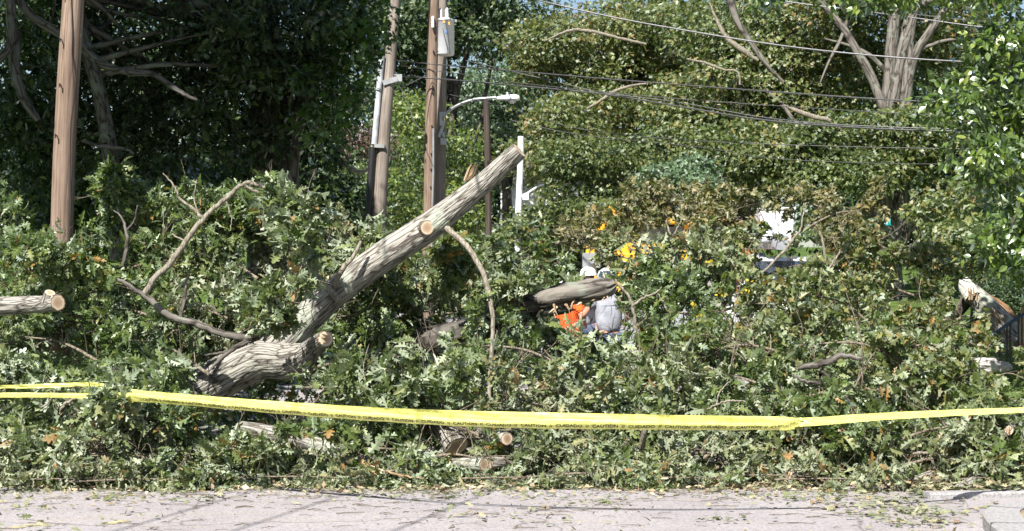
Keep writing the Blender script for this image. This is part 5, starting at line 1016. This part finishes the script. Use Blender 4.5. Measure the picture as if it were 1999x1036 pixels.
# extra hand placed oak sprays
for (x0, y0, x1, y1, Y, R, ns, lm, tp, sz, lab) in (
        (560, 480, 590, 360, 19.3, .34, 12, MO_S, T_OAK, .19, 'silvery oak spray standing up beyond the arching bare branch'),
        (540, 590, 580, 440, 19.2, .4, 14, MO_S, T_OAK, .19, 'broad silvery oak spray covering the gap left of the rising limb'),
        (560, 640, 600, 600, 19.6, .24, 7, MO_S, T_OAK, .17, 'silvery oak spray draped over the fork of the fallen trunk'),
        (500, 640, 560, 575, 19.3, .28, 9, MO_S, T_OAK, .17, 'oak spray left of the fork of the fallen trunk'),
        (225, 820, 250, 760, 17.9, .2, 8, MO_S, T_OAK, .17, 'oak spray poking up in front of the tape at left'),
        (330, 740, 360, 790, 18.6, .28, 8, MO_S, T_OAK, .17, 'oak spray at the bark of the lower trunk just above the tape'),
        (560, 880, 640, 830, 18.2, .36, 10, MO_G, T_OAK, .19, 'fresh green oak spray over the long grey log'),
        (440, 900, 520, 860, 18.1, .36, 10, MO_S, T_OAK, .19, 'pale oak spray left of the long grey log'),
        (700, 790, 650, 720, 19.4, .4, 12, MO_S, T_OAK, .18, 'silvery oak spray right of the dark hollow under the trunk'),
        (1010, 620, 1015, 500, 20.6, .36, 12, MO_S, T_OAK, .18, 'pale oak spray in front of the white pole foot'),
        (760, 560, 700, 480, 21.4, .4, 12, MO_S, T_OAK, .17, 'pale oak spray between the leaning pole and the rising limb'),
        (870, 470, 905, 520, 21.0, .36, 10, MO_G, T_OAK, .16, 'green oak spray hanging under the upper sawn limb'),
        (60, 520, 170, 480, 19.8, .5, 20, MO_G, T_OAK, .16, 'fresh green oak spray in front of the near pole foot'),
        (190, 420, 240, 350, 22.0, .42, 14, MO_G, T_OAK, .15, 'oak spray rising right of the near pole'),
        (330, 460, 400, 400, 22.0, .5, 14, MO_G, T_OAK, .15, 'shaded oak spray behind the arching bare branch'),
        (460, 460, 500, 400, 22.0, .5, 14, MO_G, T_OAK, .15, 'oak spray behind the tip of the arching bare branch'),
        (1150, 690, 1230, 640, 21.2, .3, 8, MO_G, T_OAK, .15, 'thin oak spray across the grey-shirted worker'),
        (1085, 690, 1050, 620, 21.0, .3, 9, MO_S, T_OAK, .16, 'oak spray left of the orange-shirted worker'),
        (1270, 640, 1300, 520, 21.4, .42, 13, MO_G, T_OAK, .15, 'dense oak spray right of the grey-shirted worker'),
        (1340, 560, 1420, 520, 21.8, .45, 13, MO_S, T_OAK, .15, 'silvery oak spray in front of the loader'),
        (1900, 930, 2040, 925, 17.9, .34, 12, MO_G, T_OAK, .16, 'green oak spray drooping over the far kerb at the right edge'),
        (700, 930, 860, 925, 17.75, .3, 10, MO_S, T_OAKS, .13, 'flattened oak twigs strewn at the road edge in the middle'),
        (1000, 935, 1180, 930, 17.7, .28, 9, MO_D, T_OAKS, .12, 'wilted oak twigs flattened on the road edge right of the middle'),
        (250, 945, 420, 940, 17.6, .28, 9, MO_S, T_OAKS, .14, 'flattened silvery oak twigs on the road edge at left')):
    bough('oak_spray', lab, GP, P(x0, y0, Y), P(x1, y1, Y), R, ns, lm, tp, sz, rose=6, arch=.12, rbase=.014)
for lab, px, py, Y in (('rear oak bough behind the round sawn end', 700, 720, 22.6), ('rear oak bough behind the trunk fork', 520, 700, 23.2), ('rear oak bough left of the trunk behind the tape', 380, 700, 22.2), ('rear oak bough behind the lower hanging shoot', 860, 710, 23.2), ('rear oak bough under the sawn limb, deep in shade', 760, 620, 23.0), ('rear oak bough behind the brown pole foot', 840, 560, 24.0),
                       ('rear oak bough left of the splintered trunk', 960, 610, 23.6), ('rear oak bough hiding the orange-shirted worker\'s legs', 1080, 720, 24.4), ('rear oak bough hiding the grey-shirted worker\'s legs', 1200, 730, 24.2), ('rear oak bough right of the grey-shirted worker', 1300, 680, 24), ('rear oak bough below the truck, deep in the pile', 1430, 690, 23.4), ('rear oak bough below the teal sign, deep in the pile', 1600, 670, 23.2),
                    ('rear oak bough deep behind the near pole', 130, 650, 22.2), ('rear oak bough deep behind the sloping grey branch', 270, 640, 22.0), ('rear oak bough behind the jagged slab tip', 1010, 520, 24.5), ('rear oak bough low behind the tape right of centre', 1150, 790, 21.5), ('rear oak bough low behind the tape, left of centre', 800, 800, 21.5)):
    c = P(px, py, Y); d = np.array([.65, rng.uniform(-.2, .2), rng.uniform(-.1, .15)]); c[2] = max(c[2], gz(c[0], Y) + .3)
    bough('leafy_bough', lab, GP, c - d, c + d, .6, 13, MO_G, T_OAKS, .16, rose=6, arch=.2, dens=.95)
for px, py, rx, ry in ((1505, 418, 18, 16), (1520, 444, 18, 12), (1500, 486, 30, 14), (1560, 488, 30, 10), (1512, 520, 30, 18), (1232, 484, 34, 14), (1300, 474, 20, 10), (1143, 478, 12, 26)): clear(px, py, 26.0, rx, ry, 3.2)
# fallen maple crowns, further back, bronze
mlab = ['behind the workers\' left', 'over the loader, left', 'over the loader roof', 'right of the loader', 'left of the truck bucket', 'in front of the truck bonnet', 'right of the truck bucket', 'left of the teal sign', 'right of the teal sign', 'toward the broken trunk', 'low before the loader', 'low before the truck', 'low between truck and sign', 'low beneath the sign', 'low before the broken trunk', 'high right of the loader', 'high over the truck bucket']
mlab += ['thinly across the loader cab roof', 'low before the truck bumper', 'low right of the truck bumper']
mpos = [(1185, 470, 27, .42), (1165, 455, 28, .35), (1265, 405, 27, .45), (1385, 440, 26.5, .6), (1440, 430, 26.5, .55), (1530, 540, 25.5, .5), (1640, 430, 26.5, .6), (1680, 480, 26, .5), (1790, 500, 26, .55), (1850, 560, 25.5, .5), (1250, 520, 25, .5), (1420, 510, 25, .5), (1620, 520, 25, .55), (1720, 560, 25, .55), (1800, 620, 24.2, .5), (1330, 410, 28, .45), (1570, 415, 28, .38), (1275, 428, 29, .3), (1560, 600, 24, .5), (1680, 620, 24, .5)]
for lab, (px, py, Y, R) in zip(mlab, mpos):
    c = P(px, py, Y); L = rng.uniform(.9, 1.4); th = rng.uniform(-.4, .4) + (math.pi if rng.random() < .5 else 0); d = np.array([math.cos(th), math.sin(th) * .6, .25]) * L / 2
    hi = py < 500
    bough('maple_bough', ('bronze wilting maple bough ' if hi else 'yellow-green maple bough ') + lab, 'wilting maple boughs at the back of the pile', c - d, c + d, R, 14, MM_O if hi else MM_Y, T_MAPLE, .115, rose=6, arch=.2, rbase=.018, dens=.8 if hi else .95)
# yellow turned leaves dotted in the pile
a = Acc(); pos = np.array([P(x + rng.normal() * 3, y + rng.normal() * 3, 20.0) for x, y in ((1210, 555), (1353, 593), (1368, 615), (1463, 548), (1455, 570), (1452, 566), (1380, 510), (1405, 575), (1212, 748), (1440, 590), (1350, 596), (1366, 618)) for _ in range(3)])
m_ = len(pos); put_leaves(a, T_MAPLE, pos, rand_dirs(m_), nrm(rand_dirs(m_) * .5 + [0, -1, .4]), np.full(m_, .04)); tag(a.build('yellow_leaves', M_YEL), 'scattered bright yellow turned leaves caught in the pile right of the workers', 'leaves', kind='stuff')

# ------------------------------------------------------------------ litter on the road
a = Acc()
def lit(n, xr, yf, size, mat=0, tpl=T_OAKS):
    x = rng.uniform(*xr, n); y = yf(n, x); z = gz(x, y) + .012 + rng.random(n) * .02
    nn = nrm(rng.normal(size=(n, 3)) * .35 + [0, 0, 1]); dd = rand_dirs(n) * [1, 1, .15]; put_leaves(a, tpl, np.stack([x, y, z], -1), dd, nn, size * rng.uniform(.4, 1.2, n), mat, .3, .3, .5)
lit(5200, (-5.8, 4.4), lambda n, x: 17.75 + np.abs(rng.normal(size=n)) * -.16 + .25 * np.sin(x * 2.1) * .35 + rng.random(n) * .7, .1)
lit(1500, (-5.8, 4.4), lambda n, x: 17.5 - rng.random(n) ** 2 * 1.0 + .1 * np.sin(x * 1.3), .06)
lit(700, (-5.8, 4.2), lambda n, x: rng.uniform(13.2, 17.5, n), .035, 0, T_SIMP)
for cx, cy, s_, n_ in ((-3.4, 16.9, .5, 120), (-1.0, 17.3, .4, 150), (.7, 16.2, .2, 40), (-.1, 15.3, .35, 60), (1.8, 15.0, .12, 22), (3.4, 14.8, .15, 80), (3.5, 15.6, .25, 160), (3.3, 16.6, .4, 220), (3.4, 13.9, .13, 120), (-4.2, 14.4, .5, 90), (-4.6, 16.2, .5, 90), (2.3, 17.2, .5, 120)):
    lit(n_, (0, 1), lambda n, x: cy + rng.normal(size=n) * s_ * .5, .075) if False else None
    x = cx + rng.normal(size=n_) * s_ * 1.2; y = cy + rng.normal(size=n_) * s_ * 1.1; put_leaves(a, T_OAKS, np.stack([x, y, np.full(n_, .02) + rng.random(n_) * .02], -1), rand_dirs(n_) * [1, 1, .15], nrm(rng.normal(size=(n_, 3)) * .4 + [0, 0, 1]), .085 * rng.uniform(.4, 1.2, n_), 0, .3, .3, .5)
for n_ in (1500,):
    x = rng.uniform(3.9, 7, n_); y = rng.uniform(16.75, 18.3, n_); put_leaves(a, T_OAKS, np.stack([x, y, .06 + rng.random(n_) * .05], -1), rand_dirs(n_) * [1, 1, .2], nrm(rng.normal(size=(n_, 3)) * .5 + [0, 0, 1]), .12 * rng.uniform(.4, 1.2, n_), 0, .3, .3, .5)
tag(a.build('leaf_litter', M_LIT), 'torn leaves and scraps strewn over the road in front of the pile', 'leaf litter', kind='stuff')
a = Acc()
for k in range(420):
    x = rng.uniform(-5.6, 4.1); y = 17.8 - rng.random() ** 2 * 4.2; l = rng.uniform(.05, .28) * (1.6 if rng.random() < .15 else 1); th = rng.uniform(-.6, .6) + (math.pi / 2 if rng.random() < .2 else 0); r = rng.uniform(.002, .005)
    p = np.array([x, y, .012]); d = np.array([math.cos(th), math.sin(th), 0]) * l; tube(a, [p, p + d / 2 + [0, rng.normal() * .02, .006], p + d], [r, r, r * .5], 3)
tag(a.build('twig_litter', BK_TWIG), 'small twigs and wood chips strewn over the road', 'twig litter', kind='stuff')
a = Acc(); n_ = 1500; x = rng.uniform(-5, 4, n_); y = 17.9 - np.abs(rng.normal(size=n_)) * .35; put_leaves(a, T_SIMP, np.stack([x, y, .015 + rng.random(n_) * .03], -1), rand_dirs(n_) * [1, .6, .2], nrm(rng.normal(size=(n_, 3)) * .5 + [0, 0, 1]), .07 * rng.uniform(.3, 1.3, n_), 0, .1, .2)
tag(a.build('wood_chips', leaf_mat('chip_wood', [(0, (.2, .14, .09)), (.6, (.38, .3, .21)), (1, (.5, .42, .31))], None, 0, 0, .05, .8)), 'pale wood chips and sawdust strewn along the front of the pile', 'wood chips', kind='stuff')
# leaf mass lying inside the pile so that gaps look onto leaves, not road
a = Acc(); n_ = 9000; x = rng.uniform(-6.4, 5.8, n_); y = rng.uniform(18.2, 25, n_); z = gz(x, y) + rng.random(n_) ** 1.5 * (.15 + .35 * sstep((y - 18.2) / 3)) 
put_leaves(a, T_OAKS, np.stack([x, y, z], -1), rand_dirs(n_), nrm(rng.normal(size=(n_, 3)) * .5 + [0, -.2, .7]), .16 * rng.uniform(.5, 1.2, n_), 0, .4, .3, .4)
tag(a.build('ground_leaves', MO_G), 'low bed of fallen leaves lying under and inside the pile', 'leaves', kind='stuff')
# grass tufts on bank
a = Acc(); n_ = 9000; x = rng.uniform(5.6, 9, n_); y = rng.uniform(22.5, 31, n_); pos = np.stack([x, y, gz(x, y)], -1)
T_BL = (np.array([[-.06, 0, 0], [.06, 0, 0], [0, 1, 0]], float), np.array([[0, 1, 2]])); put_leaves(a, T_BL, pos, nrm(rng.normal(size=(n_, 3)) * .35 + [0, 0, 1]), rand_dirs(n_), .09 * rng.uniform(.5, 1.3, n_), 0, .2)
tag(a.build('grass', MT_Y), 'short grass on the bank at right', 'grass', kind='stuff')

# ------------------------------------------------------------------ caution tape
def ribbon(acc, pts, prof, n=260, wob=.0, mat=0):
    """prof(t) -> list of (up, out) cross-section offsets in metres"""
    q = np.array([P(*p) for p in pts]); c, _ = smooth_path(q, [1] * len(q), n=n)
    T = nrm(np.gradient(c, axis=0)); out = nrm(np.cross(T, [0, 0, 1.0])); up = np.cross(out, T)
    V = []; k = None
    for i in range(n):
        pr = prof(i / (n - 1)); k = len(pr)
        for u, o in pr: V.append(c[i] + up[i] * u + out[i] * o)
    i = np.arange(n - 1)[:, None]; j = np.arange(k - 1)[None]
    acc.add(np.array(V), [np.stack([i * k + j, i * k + j + 1, (i + 1) * k + j + 1, (i + 1) * k + j], -1).reshape(-1, 4)], mat)
    s = np.concatenate([[0], np.cumsum(np.linalg.norm(np.diff(c, axis=0), axis=1))]); return c, up, out, s
def wn_(t, lo=.55): return lo + (1 - lo) * float(sstep(np.interp(t, [.16, .34], [0, 1])))
def twistprof(w, a_of, crease):
    def pr(t):
        a = a_of(t); r = []
        for v in np.linspace(-.5, .5, 7):
            r.append((v * w * math.cos(a) * wn_(t), v * w * math.sin(a) * wn_(t) + crease * math.cos(v * 9 + t * 40) * .5 + .003 * math.sin(t * 210 + v * 5)))
        return r
    return pr
t1 = [(-80, 756, 18.3), (60, 754, 18.25), (160, 750, 18.2), (215, 757, 18.1), (260, 767, 17.8), (330, 774, 17.3), (600, 795, 16.2), (900, 809, 15.4), (1200, 816, 15.1), (1500, 821, 15.2), (1552, 823, 15.25)]
t2 = [(-80, 771, 18.0), (60, 770, 17.95), (200, 772, 17.9), (300, 777, 17.3), (600, 803, 16.15), (900, 822, 15.35), (1200, 828, 15.05), (1500, 829, 15.17), (1552, 824, 15.22)]
t3 = [(1552, 824, 15.2), (1600, 822, 15.3), (1700, 814, 15.5), (1850, 806, 15.9), (2000, 800, 16.3), (2150, 795, 16.7), (2500, 785, 17.6)]
o1 = P(-80, 757, 18.3)
a = Acc(); ribbon(a, t1, twistprof(.076, lambda t: .25 * math.sin(t * 11) + .2 * math.sin(t * 31), .005)); wn_ = lambda t: 1 - .35 * t; ribbon(a, t3, twistprof(.078, lambda t: -.05 - 1.0 * t, .006), n=120)
tp1 = thing('caution_tape', 'upper strand of yellow caution tape crossing in front of the pile to the right edge', 'caution tape', o1, 'yellow caution tape strands'); a.build('strip', M_TAPE, tp1, o1)
o2 = P(-80, 769, 18.0); tp2 = thing('caution_tape', 'lower strand of yellow caution tape with printed lettering folded along its bottom edge', 'caution tape', o2, 'yellow caution tape strands')
def foldprof(t):
    w = .076; k = sstep(np.interp(t, [.25, .4, .85, .97], [0, 1, 1, 0])) * 1.0
    up = []; 
    for v in np.linspace(.5, -.02, 4): up.append((v * w + .002 * math.sin(t * 170), .004 * math.cos(v * 12 + t * 30) + .001 * math.sin(t * 300)))
    b = up[-1]; ang = .25 * (1 - k) + .72 * k      # lower flap folds back under
    for d in (.02, .04, .06): up.append((b[0] - d * math.cos(ang), b[1] - d * math.sin(ang)))
    q_ = .5 + .5 * float(sstep(np.interp(t, [.16, .34], [0, 1])))
    return [(u_ * q_, o_ * q_) for u_, o_ in up]
a = Acc(); c, upv, outv, s = ribbon(a, t2, foldprof, n=300); a.build('strip', M_TAPE, tp2, o2)
# lettering on the flap
v, f = text_mesh('CAUTION  //  CUIDADO  //  ' * 12, .05, 1.0); 
Lt = v[:, 0].max(); s0 = np.interp(430, [p[0] for p in t2], [0, 1, 2, 3, 4, 5, 6, 7, 8]); i0 = int(.36 * 299); i1 = int(.93 * 299)
sv = s[i0] + v[:, 0]; keep = sv < s[i1]
ii = np.interp(sv, s, np.arange(300)); i_ = np.clip(ii.astype(int), 0, 298); fr = (ii - i_)[:, None]
ang = .72; bu, bo = -.1 * .076, .0
cc_ = c[i_] * (1 - fr) + c[i_ + 1] * fr; uu = upv[i_]; oo = outv[i_]
fd = -(.007 + (.019 - v[:, 1]) * 1.0)[:, None]   # distance down the flap
sgn = 1
base_o = np.array([foldprof(x / 299)[3][1] for x in ii])[:, None]; base_u = np.array([foldprof(x / 299)[3][0] for x in ii])[:, None]
dist = (.0395 - v[:, 1])[:, None]; keep &= True
Vt = cc_ + uu * (base_u - dist * math.cos(ang)) + oo * (base_o - dist * math.sin(ang) + 0.0035) - uu * .0012
a = Acc(); ff = [np.array([x]) for x in f if all(keep[list(x)])]; a.add(Vt, ff, smooth=False); a.build('lettering', M_TXT, tp2, o2)
# knot
a = Acc(); kc = P(1558, 824, 15.15)
for k in range(3):
    th = np.linspace(0, 2 * math.pi, 26); rr_ = .03 + .008 * k
    pth = kc + np.stack([.05 * np.cos(th) * (1 - .2 * k) + .01 * k, -.02 + .02 * np.sin(th * 2 + k), .022 * np.sin(th) + .004 * k], -1)
    w_ = np.stack([.008 * np.cos(th + k), np.full(26, .012), .016 * np.sin(th * 1.5)], -1)
    Vv = np.stack([pth - w_, pth + w_], 1).reshape(-1, 3); i = np.arange(25); a.add(Vv, [np.stack([i * 2, i * 2 + 1, i * 2 + 3, i * 2 + 2], -1)])
p0 = kc + [.03, -.03, 0]; pth = np.array([p0, p0 + [.03, -.01, .012], p0 + [.07, -.01, -.002], p0 + [.10, 0, -.014]]); w_ = np.array([0, .004, .011]); Vv = np.stack([pth - w_, pth + w_], 1).reshape(-1, 3); i = np.arange(3); a.add(Vv, [np.stack([i * 2, i * 2 + 1, i * 2 + 3, i * 2 + 2], -1)])
a.build('knot', M_TAPE, tp1, o1)
